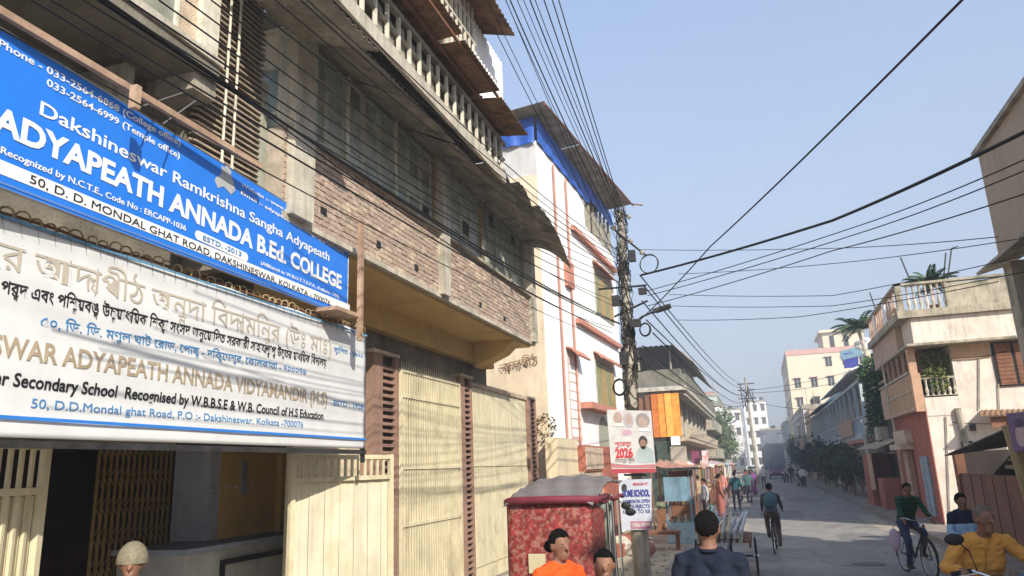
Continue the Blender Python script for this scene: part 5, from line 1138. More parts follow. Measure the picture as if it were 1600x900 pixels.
# ---- dark building + palm beyond
D_ = house('narrow dark vine covered building beyond the pink house', 5.4,12,32.6,40.5,5.7,mat('dark_green_render',(.09,.10,.08),.95,.3,1,.3,stain=(.3,.1,.07),samt=.5),2,1,nwin=3,seed=11,trim=tanwall)
t = thing('vines','dark creeping plants hanging on the narrow dark building','plant',(5.2,36,3)); mb = MB(); leaves(mb,(5.2,36,4.2),(.3,4,2.0),1500,.12,clumps=12); leaves(mb,(5.0,35,5.8),(.5,3,.6),500,.12); mb.build('foliage',[leafd,palmm],t)
t = thing('small_stall','tan sheet roofed stall beneath the dark building','stall',(4.6,33,0)); mb = MB(); mb.corr((4.3,32.4,2.45),(4.3,38,2.5),(5.3,32.4,2.8),.16,.02,.02); mb.build('roof_sheet', tanwall, t); mb = MB(); mb.box((4.5,33,.1),(5.3,34.4,1.3)); mb.box((4.45,36,.1),(5.3,37.8,2.3)); mb.build('counter', redwall, t); mb = MB(); mb.box((4.42,34.8,.8),(4.46,36,2.3)); mb.build('cloth', orangewall, t)
p = PX(1342,518,Y=40); q = PX(1372,735,Y=37.5)
t = thing('palm_tree','tall palm with thin pale trunk rising beside the dark building','tree',(q.x,39,0)); mb = MB(); mb.tube([(q.x+.0,39,0),(q.x-.1,39.3,3),(p.x+.25,39.8,6.2),p],[.13,.11,.09,.08],8); mb.build('trunk', paleconc, t)
mb = MB(); fronds(mb,p+zz*.15,22,1.7,.75,.10,1.35); mb.build('crown',[palmm,leafd],t)
t = thing('satellite_dish','white dish and blue sheet on the roof below the palm','dish',(5.6,41,5.5)); a = PX(1352,538,Y=41.5); mb = MB(); mb.ell(a,(.55,.2,.35),14,8); mb.build('dish', white, t); a = PX(1330,552,Y=43); mb = MB(); mb.obox(a,(1.1,0,.2),(0,.1,0),(0,.05,.5)); mb.build('blue_sheet', bluesheet, t); mb = MB(); mb.obox(PX(1330,563,Y=43),(.7,0,0),(0,.1,0),(.1,0,.8)); mb.build('dark_sheet', darkblueprint, t)
# ---- pale blue balconied house
B_ = thing('balconied_house','pale blue grey house with long shaded balconies and white roof sheets','building',(5.4,42,0))
mb = MB(); mb.box((6.4,41.5,0),(13,80,7.3)); mb.build('wall', blueb, B_)
mb = MB(); mb.box((5.2,41.5,3.1),(6.39,80,3.3)); mb.box((5.2,41.5,5.9),(6.39,80,6.05)); mb.build('balcony_floor', blueb, B_)
s = MB(); s.box((5.22,41.6,0),(5.42,41.8,3.1)); row('column', s, peach, B_, [(0,5.4*i,0) for i in range(1,8)])
s = MB(); s.box((5.24,41.6,3.31),(5.38,41.75,5.9)); row('post', s, blueb, B_, [(0,2.7*i,0) for i in range(1,15)])
mb = MB(); mb.box((5.2,41.5,3.31),(5.3,80,3.38)); mb.box((5.2,41.5,4.15),(5.3,80,4.22))
for k in range(150): mb.box((5.23,41.7+k*.255,3.38),(5.27,41.75+k*.255,4.15))
mb.build('railing', blueb, B_)
s = MB(); s.box((6.36,42.5,3.4),(6.395,44.3,5.4)); row('window', s, wind, B_, [(0,3.0*i,0) for i in range(1,12)]+[(0,3.0*i,-3.1) for i in range(12)])
mb = MB(); mb.corr((4.9,41.2,6.5),(4.9,62,6.5),(6.6,41.2,7.2),.3,.03,.03); mb.build('roof_sheet', whitewall, B_)
mb = MB(); mb.corr((4.8,62.5,6.1),(4.8,80,6.1),(6.6,62.5,6.9),.3,.03,.03); mb.build('roof_sheet', mat('green_sheet',(.14,.24,.2),.7,.2), B_)
mb = MB(); mb.box((5.15,41.3,2.9),(5.9,50,3.08)); mb.build('lower_sunshade', orangetrim, B_)
mb = MB(); mb.box((5.1,46,3.35),(5.19,53,4.3)); mb.build('orange_cloth', peach, B_)
# ---- cream apartment block
C_ = house('tall cream apartment block with pink window shades beyond the houses on the right', 6.2,19.5,135,160,19.6,creamb,6,1,'apartment_block',nwin=6,trim=mat('pink_sunshade',(.55,.33,.28),.9,.1),face_win=5,seed=21,parapet=.9)
mb = MB(); mb.box((12.5,136,19.75),(19,146,23.2)); mb.build('roof_room', creamb, C_); mb = MB(); mb.box((12.0,135.4,23.2),(19.5,147,23.6)); mb.build('roof_room_slab', creamb, C_)
for k in (13.6,15.8): mb = MB(); mb.box((k,135.9,20.2),(k+.7,136.05,22.6)); mb.build('window', wind, C_)
house('low pale house tucked behind the grey two storey house', 5.6,12,104,112,7.2,creamb,2,1,nwin=5,seed=22,face_win=2)
house('white low house hidden behind the roadside bushes', 5.8,12,113,131,8.5,blueb,2,1,nwin=5,seed=23,face_win=2)
house('distant blue white house on the right bend of the street', 5.5,12,165,186,9.5,blueb,3,1,nwin=5,seed=24,face_win=2)
house('tan two storey house with railings just past the balconied house', 5.3,12,81,90,6.6,mat('tan_distant_render',(.52,.42,.30),.9,.12,.8,.1,stain=(.3,.24,.18),samt=.5),2,1,nwin=3,seed=31,face_win=2,balcony=True,trim=peach)
house('grey two storey house with balconies before the apartment block', 5.3,11,92,103,7.8,mat('grey_distant_render',(.45,.44,.42),.9,.12,.8,.1,stain=(.25,.22,.18),samt=.5),2,1,nwin=3,seed=32,face_win=2,balcony=True)
house('narrow rust red house seen edge-on at the left beyond the tree', -5.0,-11,100,112,8.5,mat('rust_distant_render',(.42,.22,.15),.9,.12,.8,.1),3,-1,nwin=4,seed=33,face_win=2,balcony=True)
house('white three storey house with blue shutters on the left in the haze', -4.6,-12,118,133,10.5,whitewall,3,-1,nwin=5,seed=34,face_win=3,balcony=True,wm=bluesheet)
for i, (x, y, h_, r_, n_, l) in enumerate([(4.75,46,2.7,(.8,1.7,1.1),1100,'rounded dark bush nearest the balconied house'),(4.8,51,2.9,(.8,1.6,1.2),1000,'second dark bush along the right kerb'),(4.9,58,3.3,(.9,2.0,1.4),1000,'third dark bush along the right kerb'),
     (4.9,67,3.6,(.9,2.2,1.6),900,'taller bush with an open top along the right kerb'),(5.0,78,3.6,(.9,2.4,1.5),800,'bushy tree in front of the low pale house'),(5.0,92,4.2,(1.0,2.4,1.8),800,'farthest dark tree on the right kerb'),(4.6,110,5.5,(1.4,4,2.4),900,'hazy small tree beside the apartment block')]):
    tree('bush', l+', growing at the roadside', (x,y,.1), h_, r_, n_, .11+.02*i, 'bush', 'bushes along the right kerb', lm=[leafd, mat('grey_green_leaves',(.07,.09,.055),.8,.3,12,0)], trunk_r=.07)
# ================================================================== VEHICLES AND PEOPLE
def stripemat(name, c1, c2, bands=None, freq=0, th=.5):
    m = mat(name, c1, .9, .1, 9, .35, 35); n = m.node_tree.nodes; l = m.node_tree.links; b = n['Principled BSDF']
    tcn = n.new('ShaderNodeTexCoord'); s_ = n.new('ShaderNodeSeparateXYZ'); l.new(tcn.outputs['Object'], s_.inputs[0]); z = s_.outputs[2]
    def mth(op, a, v, v2=None):
        x = n.new('ShaderNodeMath'); x.operation = op; l.new(a, x.inputs[0])
        if isinstance(v, (int,float)): x.inputs[1].default_value = v
        else: l.new(v, x.inputs[1])
        return x.outputs[0]
    if freq: f = mth('GREATER_THAN', mth('FRACT', mth('MULTIPLY', z, freq), 0), th)
    else: f = mth('MULTIPLY', mth('GREATER_THAN', z, bands[0]), mth('LESS_THAN', z, bands[1]))
    mx_ = n.new('ShaderNodeMix'); mx_.data_type = 'RGBA'; l.new(f, mx_.inputs[0]); old = b.inputs['Base Color'].links[0].from_socket; l.new(old, mx_.inputs[6]); mx_.inputs[7].default_value = (*c2,1); l.new(mx_.outputs[2], b.inputs['Base Color']); return m
def motorcycle(label, loc, rz, paint, lean=0):
    t = thing('motorcycle', label, 'motorcycle', (0,0,0))
    for y in (.66,-.64):
        mb = MB(); mb.torus((0,y,.31),.26,.048,n=30,m=8); o = mb.build('wheel', rubber, t, True)
        mb = MB(); mb.torus((0,y,.31),.215,.014,n=30); mb.cyl((-.05,y,.31),(.05,y,.31),.045,12)
        for k in range(6): q = k*math.pi/3; mb.tube([(0,y,.31),(0,y+.21*math.cos(q),.31+.21*math.sin(q))],.011,5)
        mb.build('rim', steel, o)
    mb = MB(); mb.grid(lambda u,v: ((v-.5)*.13, .66+.33*math.cos(R(20+130*u)), .31+.33*math.sin(R(20+130*u))), 12, 2, .006); mb.build('mudguard', paint, t)
    mb = MB(); mb.grid(lambda u,v: ((v-.5)*.16, -.64+.36*math.cos(R(30+140*u)), .33+.36*math.sin(R(30+140*u))), 12, 2, .006); mb.build('mudguard', blackm, t)
    mb = MB(); mb.ell((0,.18,.87),(.15,.27,.13),16,10); mb.build('tank', paint, t, True)
    mb = MB(); mb.ell((0,-.30,.80),(.14,.42,.065),16,8); mb.build('seat', blackm, t, True)
    mb = MB(); mb.ell((0,-.62,.76),(.10,.22,.09),12,8); mb.ell((.10,-.25,.66),(.04,.22,.10),10,6); mb.ell((-.10,-.25,.66),(.04,.22,.10),10,6); mb.build('side_cover', paint, t, True)
    mb = MB(); mb.ell((0,.60,.93),(.13,.13,.15),14,10); mb.build('headlamp_cowl', paint, t, True)
    mb = MB(); mb.ell((0,.71,.93),(.085,.03,.085),14,8); mb.build('headlight', mat('lamp_glass',(.7,.72,.72),.1,.05,spec=.8), t, True)
    mb = MB(); mb.box((-.12,.0,.30),(.12,.34,.58)); mb.cyl((0,.2,.45),(0,.34,.68),.07,12)
    for k in range(6): mb.obox((0,.25+.012*k,.55+.022*k),(.2,0,0),(0,.13,.05),(0,-.003,.008))
    mb.build('engine', steel, t)
    mb = MB(); mb.tube([(.10,.34,.52),(.14,.36,.30),(.15,.1,.24),(.17,-.3,.28),(.18,-.75,.38)],[.02,.02,.025,.045,.045],10); mb.build('exhaust', chrome, t, True)
    mb = MB()
    for s_ in (-.09,.09): mb.cyl((s_,.48,.98),(s_,.66,.31),.022,8); mb.cyl((s_,-.3,.66),(s_,-.64,.31),.018,8)
    mb.cyl((0,.44,.9),(0,.1,.62),.03,8); mb.cyl((0,.2,.74),(0,-.5,.70),.025,8); mb.build('frame', darkmetal, t)
    mb = MB(); mb.tube([(-.38,.30,1.03),(-.26,.36,1.06),(-.12,.42,1.0),(0,.44,.99),(.12,.42,1.0),(.26,.36,1.06),(.38,.30,1.03)],.012,8); mb.build('handlebar', chrome, t, True)
    for s_ in (-1,1):
        mb = MB(); mb.tube([(s_*.27,.36,1.06),(s_*.40,.30,1.03)],.019,8); mb.build('grip', rubber, t, True)
        mb = MB(); mb.tube([(s_*.24,.38,1.06),(s_*.27,.37,1.2),(s_*.33,.36,1.27)],.006,6); mb.ell((s_*.36,.36,1.29),(.075,.022,.045),12,8); mb.build('mirror', blackm, t, True)
        mb = MB(); mb.tube([(s_*.25,.40,1.05),(s_*.38,.36,1.02)],.006,5); mb.build('lever', chrome, t)
        mb = MB(); mb.ell((s_*.15,.62,.86),(.035,.03,.03),8,6); mb.build('indicator', orangewall, t)
    t.location = loc; t.rotation_euler = (0,lean,rz); return t
# e-rickshaw
E0 = PX(797,785,Y=7.3); xl, xr = -2.76, -1.80; yb_ = 8.2; cx = (xl+xr)/2
t = thing('electric_rickshaw','battery rickshaw with red floral rexine back and grey canvas roof by the cream wall','rickshaw',(cx,8.5,0))
mb = MB(); mb.grid(lambda u,v: (xl+(xr-xl)*u, yb_-.05*math.sin(v*math.pi)-.03*math.sin(u*math.pi), .62+1.18*v), 14, 10, .02); bk = mb.build('back_panel', redcloth, t, True)
for s_ in (0,1):
    x = xl if not s_ else xr-.02
    mb = MB(); mb.grid(lambda u,v: (x, yb_+.02+.75*u, .62+1.18*v*(1-.12*u)), 8, 8, .02); mb.build('side_panel', redcloth, t)
    mb = MB(); mb.box((x-.01,yb_+.0,.30),(x+.03,yb_+1.7,.61)); mb.build('side_skirt', redplain, t)
mb = MB(); mb.box((xl,yb_-.03,.30),(xr,yb_+.02,.61)); mb.build('rear_skirt', redplain, t)
mb = MB(); mb.tube([(xl,yb_+.85,1.78),(xl-.01,yb_+.02,1.80),(xl+.06,yb_-.05,1.815),(cx,yb_-.08,1.82),(xr-.06,yb_-.05,1.815),(xr+.01,yb_+.02,1.80),(xr,yb_+.85,1.80)],.045,10); mb.build('rolled_edge', redplain, t, True)
def roof(u, v):
    s_ = abs(2*u-1); yy = yb_-.06 + 1.9*v; zc = 1.82 + .22*math.sin(min(1,v*1.1)*math.pi*.66)
    return (xl-.03+(xr-xl+.06)*u, yy, zc - .05*s_**4 - .02*math.sin(v*14)*(1-s_) + .012*math.sin(u*23+v*9) + .008*math.sin(v*41+u*13))
mb = MB(); mb.grid(roof, 40, 40, .02); mb.build('canvas_roof', greycanvas, t, True)
mb = MB(); mb.tube([(xr+.02,yb_+.1+.22*i,1.77+.02*math.sin(i*2)) for i in range(9)],.025,6); mb.tube([(xl-.02,yb_+.1+.22*i,1.77) for i in range(9)],.025,6); mb.build('roof_rail', redplain, t, True)
s = MB(); s.cyl((xr-.02,yb_+1.0,.6),(xr-.02,yb_+1.0,1.8),.018,8); row('post', s, chrome, t, [(0,.3,0),(0,.7,0),(-(xr-xl)+.04,0,0),(-(xr-xl)+.04,.7,0)])
mb = MB(); mb.box((xl+.25,yb_-.095,1.06),(xl+.44,yb_-.075,1.26)); mb.build('number_plate', mat('pale_yellow_plate',(.5,.44,.28),.6,.1), bk)
mb = MB(); mb.box((xl+.05,yb_+.1,.6),(xr-.05,yb_+.55,.72)); mb.box((xl+.05,yb_+.05,.72),(xr-.05,yb_+.15,1.1)); mb.box((xl+.05,yb_+1.1,.6),(xr-.05,yb_+1.45,.72)); mb.build('bench_seat', redplain, t)
mb = MB(); mb.box((xl,yb_,.26),(xr,yb_+1.7,.31)); mb.box((cx-.2,yb_+1.7,.26),(cx+.2,yb_+2.2,.31)); mb.build('chassis', darkmetal, t)
mb = MB(); mb.grid(lambda u,v: (xl+.1+(xr-xl-.2)*u, yb_+1.75+.12*math.sin(u*math.pi)+.12*(1-v), .55+1.25*v),8,6,.01); mb.build('windscreen', glass, t, True)
mb = MB(); mb.grid(lambda u,v: (xl+.1+(xr-xl-.2)*u, yb_+1.9+.2*math.sin(u*math.pi), .3+.4*v),8,4,.01); mb.build('front_cowl', redplain, t, True)
for (x,y) in ((xl+.06,yb_+.45),(xr-.06,yb_+.45),(cx,yb_+2.0)):
    mb = MB(); mb.torus((x,y,.22),.175,.045,n=24); o = mb.build('wheel', rubber, t, True); mb = MB(); mb.cyl((x-.03,y,.22),(x+.03,y,.22),.14,14); mb.build('rim', steel, o)
for px, py in ((978,790),(985,800)):
    c = PX(px,py,Y=10.1); mb = MB(); mb.ell(c,(.07,.03,.05),10,7); mb.tube([c,c+Vector((-.12,0,.08))],.008,5); mb.build('mirror', blackm, t, True)
mb = MB()
for i in range(3): mb.tube([PX(950+i*8,778,Y=9.9), PX(952+i*9+random.uniform(-3,3),835,Y=9.9)],.008,5)
mb.build('hanging_rods', darkmetal, t)
# pipe cart
c0 = PX(1128,880,Z=0); cy = 16.2; cxx = PX(1134,840,Y=cy).x
t = thing('pipe_cart','flat tricycle cart piled with grey pipes and bamboo standing on the road edge','cart',(cxx,cy,0))
mb = MB(); mb.box((cxx-.5,cy-.9,.66),(cxx+.5,cy+.9,.70))
for k in (-.48,.46): mb.box((cxx+k,cy-.9,.56),(cxx+k+.03,cy+.9,.66))
mb.build('flatbed', brownwood, t)
for x in (cxx-.56,cxx+.56):
    mb = MB(); mb.torus((x,cy-.3,.36),.335,.022,n=32); o = mb.build('wheel', rubber, t, True); mb = MB(); mb.torus((x,cy-.3,.36),.31,.01,n=32); mb.cyl((x-.05,cy-.3,.36),(x+.05,cy-.3,.36),.03,8)
    for k in range(16): q=k*math.pi/8; mb.tube([(x,cy-.3,.36),(x,cy-.3+.31*math.cos(q),.36+.31*math.sin(q))],.002,3)
    mb.build('rim', chrome, o)
mb = MB(); mb.cyl((cxx-.56,cy-.3,.36),(cxx+.56,cy-.3,.36),.02,8); mb.tube([(cxx,cy-.3,.36),(cxx,cy+1.2,.45),(cxx,cy+1.5,1.0)],.022,8); mb.build('frame', darkmetal, t)
mb = MB(); mb.torus((cxx,cy+1.75,.34),.32,.02,n=28); o = mb.build('wheel', rubber, t, True)
mb = MB(); mb.tube([(cxx-.25,cy+1.45,1.05),(cxx,cy+1.55,1.0),(cxx+.25,cy+1.45,1.05)],.012,8); mb.build('handlebar', chrome, t); mb = MB(); mb.ell((cxx,cy+1.15,.95),(.1,.13,.04),10,6); mb.build('saddle', blackm, t)
pg = mat('grey_plastic_pipe',(.42,.44,.44),.5,.15,6,.1); pb_ = mat('bamboo',(.45,.40,.28),.7,.2,6)
for i in range(26):
    x = cxx-.42+.11*(i%8)+random.uniform(-.02,.02); z = .74+.085*(i//8); L_ = random.uniform(1.8,2.8)
    mb = MB(); mb.tube([(x-.05*random.random(),cy-1.25-random.uniform(0,.25),z-.02),(x+random.uniform(-.1,.12),cy+L_*.5,z+.12+.03*(i//8))],random.uniform(.022,.04),8); mb.build('pipe', pg if i%3 else pb_, t)
# -- people
P_ = person
navy = cloth('navy_shirt',(.006,.011,.026)); dark = cloth('dark_trousers',(.02,.022,.03))
p = PX(1097,795,Y=5.75)
o = P_('man in dark navy shirt with short black hair walking away, nearest on the road', (p.x+.02,5.75,0), -.05, stand(shL=(-.185,0,1.405),shR=(.185,0,1.405),elL=(-.265,-.02,1.14),elR=(.265,.0,1.14),wrL=(-.27,.10,.92),wrR=(.27,.10,.92),knR=(.1,.15,.52),anR=(.1,.2,.1),toR=(.1,.36,.05),anL=(-.1,-.25,.13),toL=(-.1,-.10,.05)), navy, dark, .012, scale=1.055, hands=True)
mb = MB(); mb.torus((0,.0,1.462),.066,.013,'Z',20,6); mb.build('collar', navy, o, True)
rid = dict(pel=(0,-.16,.90), ch=(0,-.05,1.16), nk=(0,.06,1.37), hd=(0,.125,1.49), shL=(-.19,.03,1.32), shR=(.19,.03,1.32), elL=(-.36,.10,1.12), elR=(.36,.10,1.12), wrL=(-.335,.285,1.115), wrR=(.335,.285,1.115),
           hnL=(0,.95,-.1), hnR=(0,.95,-.1), hcL=(0,-.1,-1), hcR=(0,-.1,-1), hsL=(-1,0,0), hsR=(1,0,0), hipL=(-.1,-.13,.88), hipR=(.1,-.13,.88), knL=(-.21,.25,.78), knR=(.21,.25,.78), anL=(-.2,.08,.38), anR=(.2,.08,.38), toL=(-.2,.25,.32), toR=(.2,.25,.32), fw=(-.25,1,0))
ok = cloth('orange_shirt',(.66,.31,.06)); p = PX(1524,797,Y=7.8)
rp = (p.x+.03, 7.95, 0)
P_('man in orange shirt riding a motorcycle towards the camera, lower right', rp, math.pi+.22, rid, ok, dark, .009, scale=1.05, hairmat=hairg, hair='thin', hands=True)
motorcycle('dark motorcycle with blue and white tank ridden by the man in orange', rp, math.pi+.22, mat('dark_blue_paint',(.03,.05,.12),.25,.1,bump=0,spec=.6)).scale=(1.115,)*3
sw = stripemat('navy_sweater',(.012,.02,.045),(.30,.45,.62),(1.12,1.27)); p = PX(1497,770,Y=12.5)
P_('man in navy sweater with a pale blue chest band standing behind the orange rider', (p.x,12.5,0), math.pi+.4, stand(elR=(.27,.05,1.14),wrR=(.15,.2,1.05)), sw, dark, .016, scale=.93)
gs = stripemat('green_striped_sweater',(.012,.075,.035),(.008,.03,.02),freq=14,th=.55)
P_('cyclist in green striped sweater riding towards the camera on the right', (2.55,16,0), math.pi+.22, CYC, gs, cloth('blue_jeans',(.03,.045,.11)), .014, scale=.955)
bicycle('black bicycle ridden by the man in the green sweater', (2.55,16,0), math.pi+.22, blackm)
mb = MB(); a = Vector((2.2,15.75,.55)); mb.ell(a+Vector((0,0,.1)),(.10,.06,.2),12,8,.06); mb.tube([a+zz*.27,a+zz*.45],.006,4); tag(mb.build('shopping_bag', mat('pink_bag',(.55,.42,.52),.6,.1), None),'pale pink bag hanging from the handlebar of the green-sweatered cyclist','bag')
o = P_('cyclist with a teal backpack riding away down the middle of the road', (.13,20,0), -.06, CYC, cloth('grey_blue_jacket',(.06,.07,.10)), cloth('brown_grey_trousers',(.10,.075,.07)), .016, scale=.93)
mb = MB(); mb.ell((0,-.28,1.28),(.15,.10,.22),12,8,.03); mb.build('backpack', mat('teal_backpack',(.05,.13,.15),.8,.2), o, True)
bicycle('bicycle of the backpack rider seen from behind', (.13,20,0), -.06, blackm)
osr = cloth('orange_saree',(.75,.085,.01)); p = PX(872,830,Y=5.9)
o = P_('woman in bright orange saree with black hair in front of the rickshaw', (p.x,5.85,0), -2.2, stand(elL=(-.24,.08,1.15),wrL=(-.08,.22,1.12),elR=(.25,0,1.13)), osr, osr, .012, hair='bun', scale=.985, skirt=True, hands=True)
mb = MB()
def pal(u, v):
    a = -2.6+u*3.9; r_ = .235+.03*math.sin(u*25+v*3)*.4; return (r_*1.05*math.sin(a), r_*.72*math.cos(a)-.01, 1.455 - .055*abs(math.sin(a))*2 - .62*v + .02*math.sin(u*18))
mb.grid(pal, 44, 14, .008); mb.build('shawl', osr, o, True)
p = PX(943,866,Y=5.6)
gsh = cloth('grey_pink_shawl',(.16,.10,.10))
o = P_('woman in brownish shawl with tied dark hair right of the orange saree', (p.x,5.6,0), -2.9, stand(), gsh, cloth('maroon_saree',(.14,.03,.04)), .012, hair='bun', scale=.915, skirt=True, hands=True)
mb = MB(); mb.grid(lambda u,v: (.25*math.sin(-3+u*5.4), .17*math.cos(-3+u*5.4), 1.46-.1*abs(math.sin(-3+u*5.4))-.5*v+.02*math.sin(u*20)), 40, 12, .008); mb.build('shawl', gsh, o, True)
p = PX(210,842,Y=4.4)
o = P_('man in beige knitted cap at the bottom left before the folding gate', (p.x,4.4,0), -2.5, stand(), cloth('grey_beige_jacket',(.25,.22,.17)), dark, .012, hair='none', scale=1.01, hands=True)
def cap(u, v):
    a = u*2*math.pi; th = v*1.75; k = 1+.012*math.sin(a*18)
    return (.102*k*math.sin(th)*math.cos(a), .03-.02+.118*k*math.sin(th)*math.sin(a), 1.61+.135*math.cos(th)*(1 if th<1.57 else .5))
mb = MB(); mb.grid(cap, 48, 12, .006); mb.build('cap', mat('beige_knit',(.42,.37,.26),.95,.15,30,.6,80), o, True)
# crowd at the market
random.seed(21)
crowd = [(-2.55,24.5,0,'seated looking man in white shirt beside the blue kiosk',(.6,.58,.55),(.2,.17,.15),stand,3.1),
 (-2.0,28,0,'man in light check shirt among the stalls behind the pipe cart',(.35,.36,.4),(.05,.05,.07),stand,2.0),
 (-1.65,31,0,'woman in dull orange red dress at the stalls',(.36,.13,.08),(.3,.1,.08),stand,-1.2),
 (-2.6,33,0,'man in tan shirt bending over market goods',(.38,.28,.18),(.1,.08,.08),stand,1.2),
 (-1.2,36,0,'man in dark teal jacket walking at the road edge',(.02,.08,.10),(.03,.03,.05),walk,0.1),
 (-1.9,39,0,'woman in salmon pink shawl in the market crowd',(.6,.24,.20),(.3,.2,.2),stand,2.6),
 (-.75,42,0,'person in teal green shirt beside a parked scooter',(.06,.12,.12),(.04,.04,.06),walk,3.1),
 (-1.5,47,0,'man in white kurta walking away through the crowd',(.62,.6,.56),(.5,.5,.48),walk,0),
 (-.6,52,0,'woman in purple saree walking in the road',(.22,.06,.24),(.2,.05,.2),stand,3.0),
 (-1.1,58,0,'man in red shirt standing in the distant crowd',(.4,.05,.05),(.05,.05,.08),stand,1.0),
 (.1,64,0,'distant man in pale shirt walking in the road',(.5,.5,.52),(.08,.08,.12),walk,0),
 (-.9,70,0,'distant person in dark clothes at the left road edge',(.04,.04,.05),(.04,.04,.05),stand,0),
 (3.0,62,0,'distant man in white shirt beside the parked motorcycles',(.62,.62,.6),(.05,.05,.09),stand,3.1),
 (2.6,74,0,'distant man in black jacket right of the road',(.03,.03,.035),(.05,.05,.09),walk,3.1)]
for i, (x,y,_,l,c1,c2,J,rz) in enumerate(crowd):
    P_(l, (x,y,0), rz, J(), cloth('crowd_top_%d'%i,c1), cloth('crowd_bottom_%d'%i,c2), .03, scale=random.uniform(.92,1.02), group='people in the street market', skirt=('woman' in l), hair='bun' if 'woman' in l else 'short')
for i,(x,y,rz,l,c) in enumerate([(2.9,66,.2,'black parked motorcycle right of the distant road',(.02,.02,.025)),(3.2,69,.1,'second parked motorcycle with a blue tank in the distance',(.05,.08,.2)),(2.2,78,2.9,'distant motorcycle with its headlight towards the camera',(.03,.03,.03)),(-1.0,44,.4,'teal scooter-like motorcycle parked by the market stalls',(.04,.14,.15))]):
    motorcycle(l,(x,y,0),rz,mat('bike_paint_%d'%i,c,.3,.1,bump=0))
# distant car
def car(label, loc, rz, paint):
    t = thing('car', label, 'car', (0,0,0)); mb = MB()
    prof = [(-1.9,.35),(-1.9,.85),(-1.7,1.0),(-1.2,1.45),(.3,1.5),(.9,1.05),(1.75,.9),(1.9,.7),(1.9,.35)]; n=len(prof)
    mb.add([(-.78,y,z) for y,z in prof]+[(.78,y,z) for y,z in prof],[tuple(range(n-1,-1,-1)),tuple(range(n,2*n))]+[(i,(i+1)%n,(i+1)%n+n,i+n) for i in range(n)]); mb.build('body', paint, t)
    mb = MB(); mb.quad((-.68,.98,1.08),(.68,.98,1.08),(.62,.42,1.46),(-.62,.42,1.46),-.012); mb.build('windscreen', glassd, t)
    for s_ in (-1,1):
        mb = MB(); mb.box((s_*.782,-1.1,1.02),(s_*.79,.2,1.36)); mb.build('side_window', glassd, t)
        mb = MB(); mb.ell((s_*.58,1.86,.74),(.14,.06,.07),10,6); mb.build('headlight', white, t)
        for y in (-1.2,1.2): mb = MB(); mb.torus((s_*.72,y,.3),.22,.09,n=20); o = mb.build('wheel', rubber, t); mb = MB(); mb.cyl((s_*.68,y,.3),(s_*.80,y,.3),.18,12); mb.build('rim', steel, o)
    mb = MB(); mb.box((-.7,1.88,.36),(.7,1.93,.52)); mb.box((-.25,1.935,.42),(.25,1.945,.52)); mb.build('bumper', blackm, t)
    t.location = loc; t.rotation_euler = (0,0,rz); return t
car('small dark purple car coming towards the camera far down the road', (1.7,98,0), math.pi, mat('purple_car_paint',(.12,.03,.10),.3,.1,bump=0))
car('white car standing far away at the left side of the road', (-1.2,118,0), math.pi-.1, white)
# kiosk and stalls
t = thing('blue_kiosk','small faded blue wooden kiosk with raised blue shutter and snacks inside','kiosk',(-2.4,22,0))
a = PX(1036,746,Y=21.6); b = PX(1076,783,Y=21.6); kx0, kx1 = a.x, b.x
mb = MB(); mb.obox(((kx0+kx1)/2,21.75,(a.z+b.z)/2),(kx1-kx0,0,0),(0,.3,.12*0),(0,-.2*0,a.z-b.z)); mb.build('shutter', bluesheet, t)
mb = MB(); mb.box((kx0-.05,22.0,0),(kx1+.05,23.2,.55)); mb.build('counter', mat('pale_blue_board',(.28,.42,.50),.7,.2,5,stain=(.4,.4,.4)), t)
s = MB(); s.box((kx0-.04,21.98,.55),(kx0+.01,22.03,2.0)); row('post', s, bluesheet, t, [(kx1-kx0+.03,0,0),(0,1.15,0),(kx1-kx0+.03,1.15,0)])
mb = MB(); mb.box((kx0-.2,21.5,1.98),(kx1+.2,23.4,2.05)); mb.build('roof', darkmetal, t); mb = MB(); mb.box((kx0,23.1,.55),(kx1,23.15,1.95)); mb.build('back', brownwood, t)
mb = MB(); mb.box((kx0,22.3,1.0),(kx1,22.7,1.02)); mb.build('shelf', brownwood, t)
GC = [(.36,.24,.13),(.30,.12,.08),(.45,.41,.34),(.12,.17,.22),(.34,.27,.12),(.17,.2,.12),(.26,.18,.2)]
gm = [mat('goods_%d'%i,c,.6,.2,8,.1) for i,c in enumerate(GC)]
for i in range(14):
    x = kx0+.07+.1*(i%7); z = .56 if i < 7 else 1.03; h_ = random.uniform(.12,.22); mb = MB(); mb.tube([(x,22.2,z),(x,22.2,z+h_*.8),(x,22.2,z+h_)],[.04,.04,.025],8); tag(mb.build('jar', random.choice(gm), None), 'snack jar or packet on the counter and shelf of the blue kiosk','jar','snack jars in the blue kiosk')

t = thing('tree_stump_counter','dark low wooden bench at the foot of the kiosk','bench',(-2.9,20.6,0)); mb = MB(); mb.box((-3.5,20.3,.38),(-2.2,20.8,.46)); mb.build('seat', brownwood, t)
s = MB(); s.box((-3.45,20.35,0),(-3.38,20.42,.38)); row('leg', s, brownwood, t, [(1.15,0,0),(0,.35,0),(1.15,.35,0)])
stalls = [(26,-3.6,-2.3,'dull red cloth stall behind the kiosk',(.30,.15,.11)),(29.5,-3.8,-2.5,'brown tarpaulin stall with clothes hanging',(.24,.16,.11)),(33.5,-3.8,-2.4,'dull orange cloth stall',(.42,.24,.17)),(38,-3.9,-2.3,'white sheet covered stall',(.6,.57,.5)),(43,-3.6,-2.0,'tan sheet covered stall with baskets',(.42,.32,.2)),(49,-3.7,-2.0,'pale blue cloth stall in the distance',(.25,.35,.45)),(56,-3.6,-1.9,'distant pink sheet stall',(.5,.25,.28)),(65,-3.8,-2.0,'distant green sheet stall',(.15,.25,.18))]
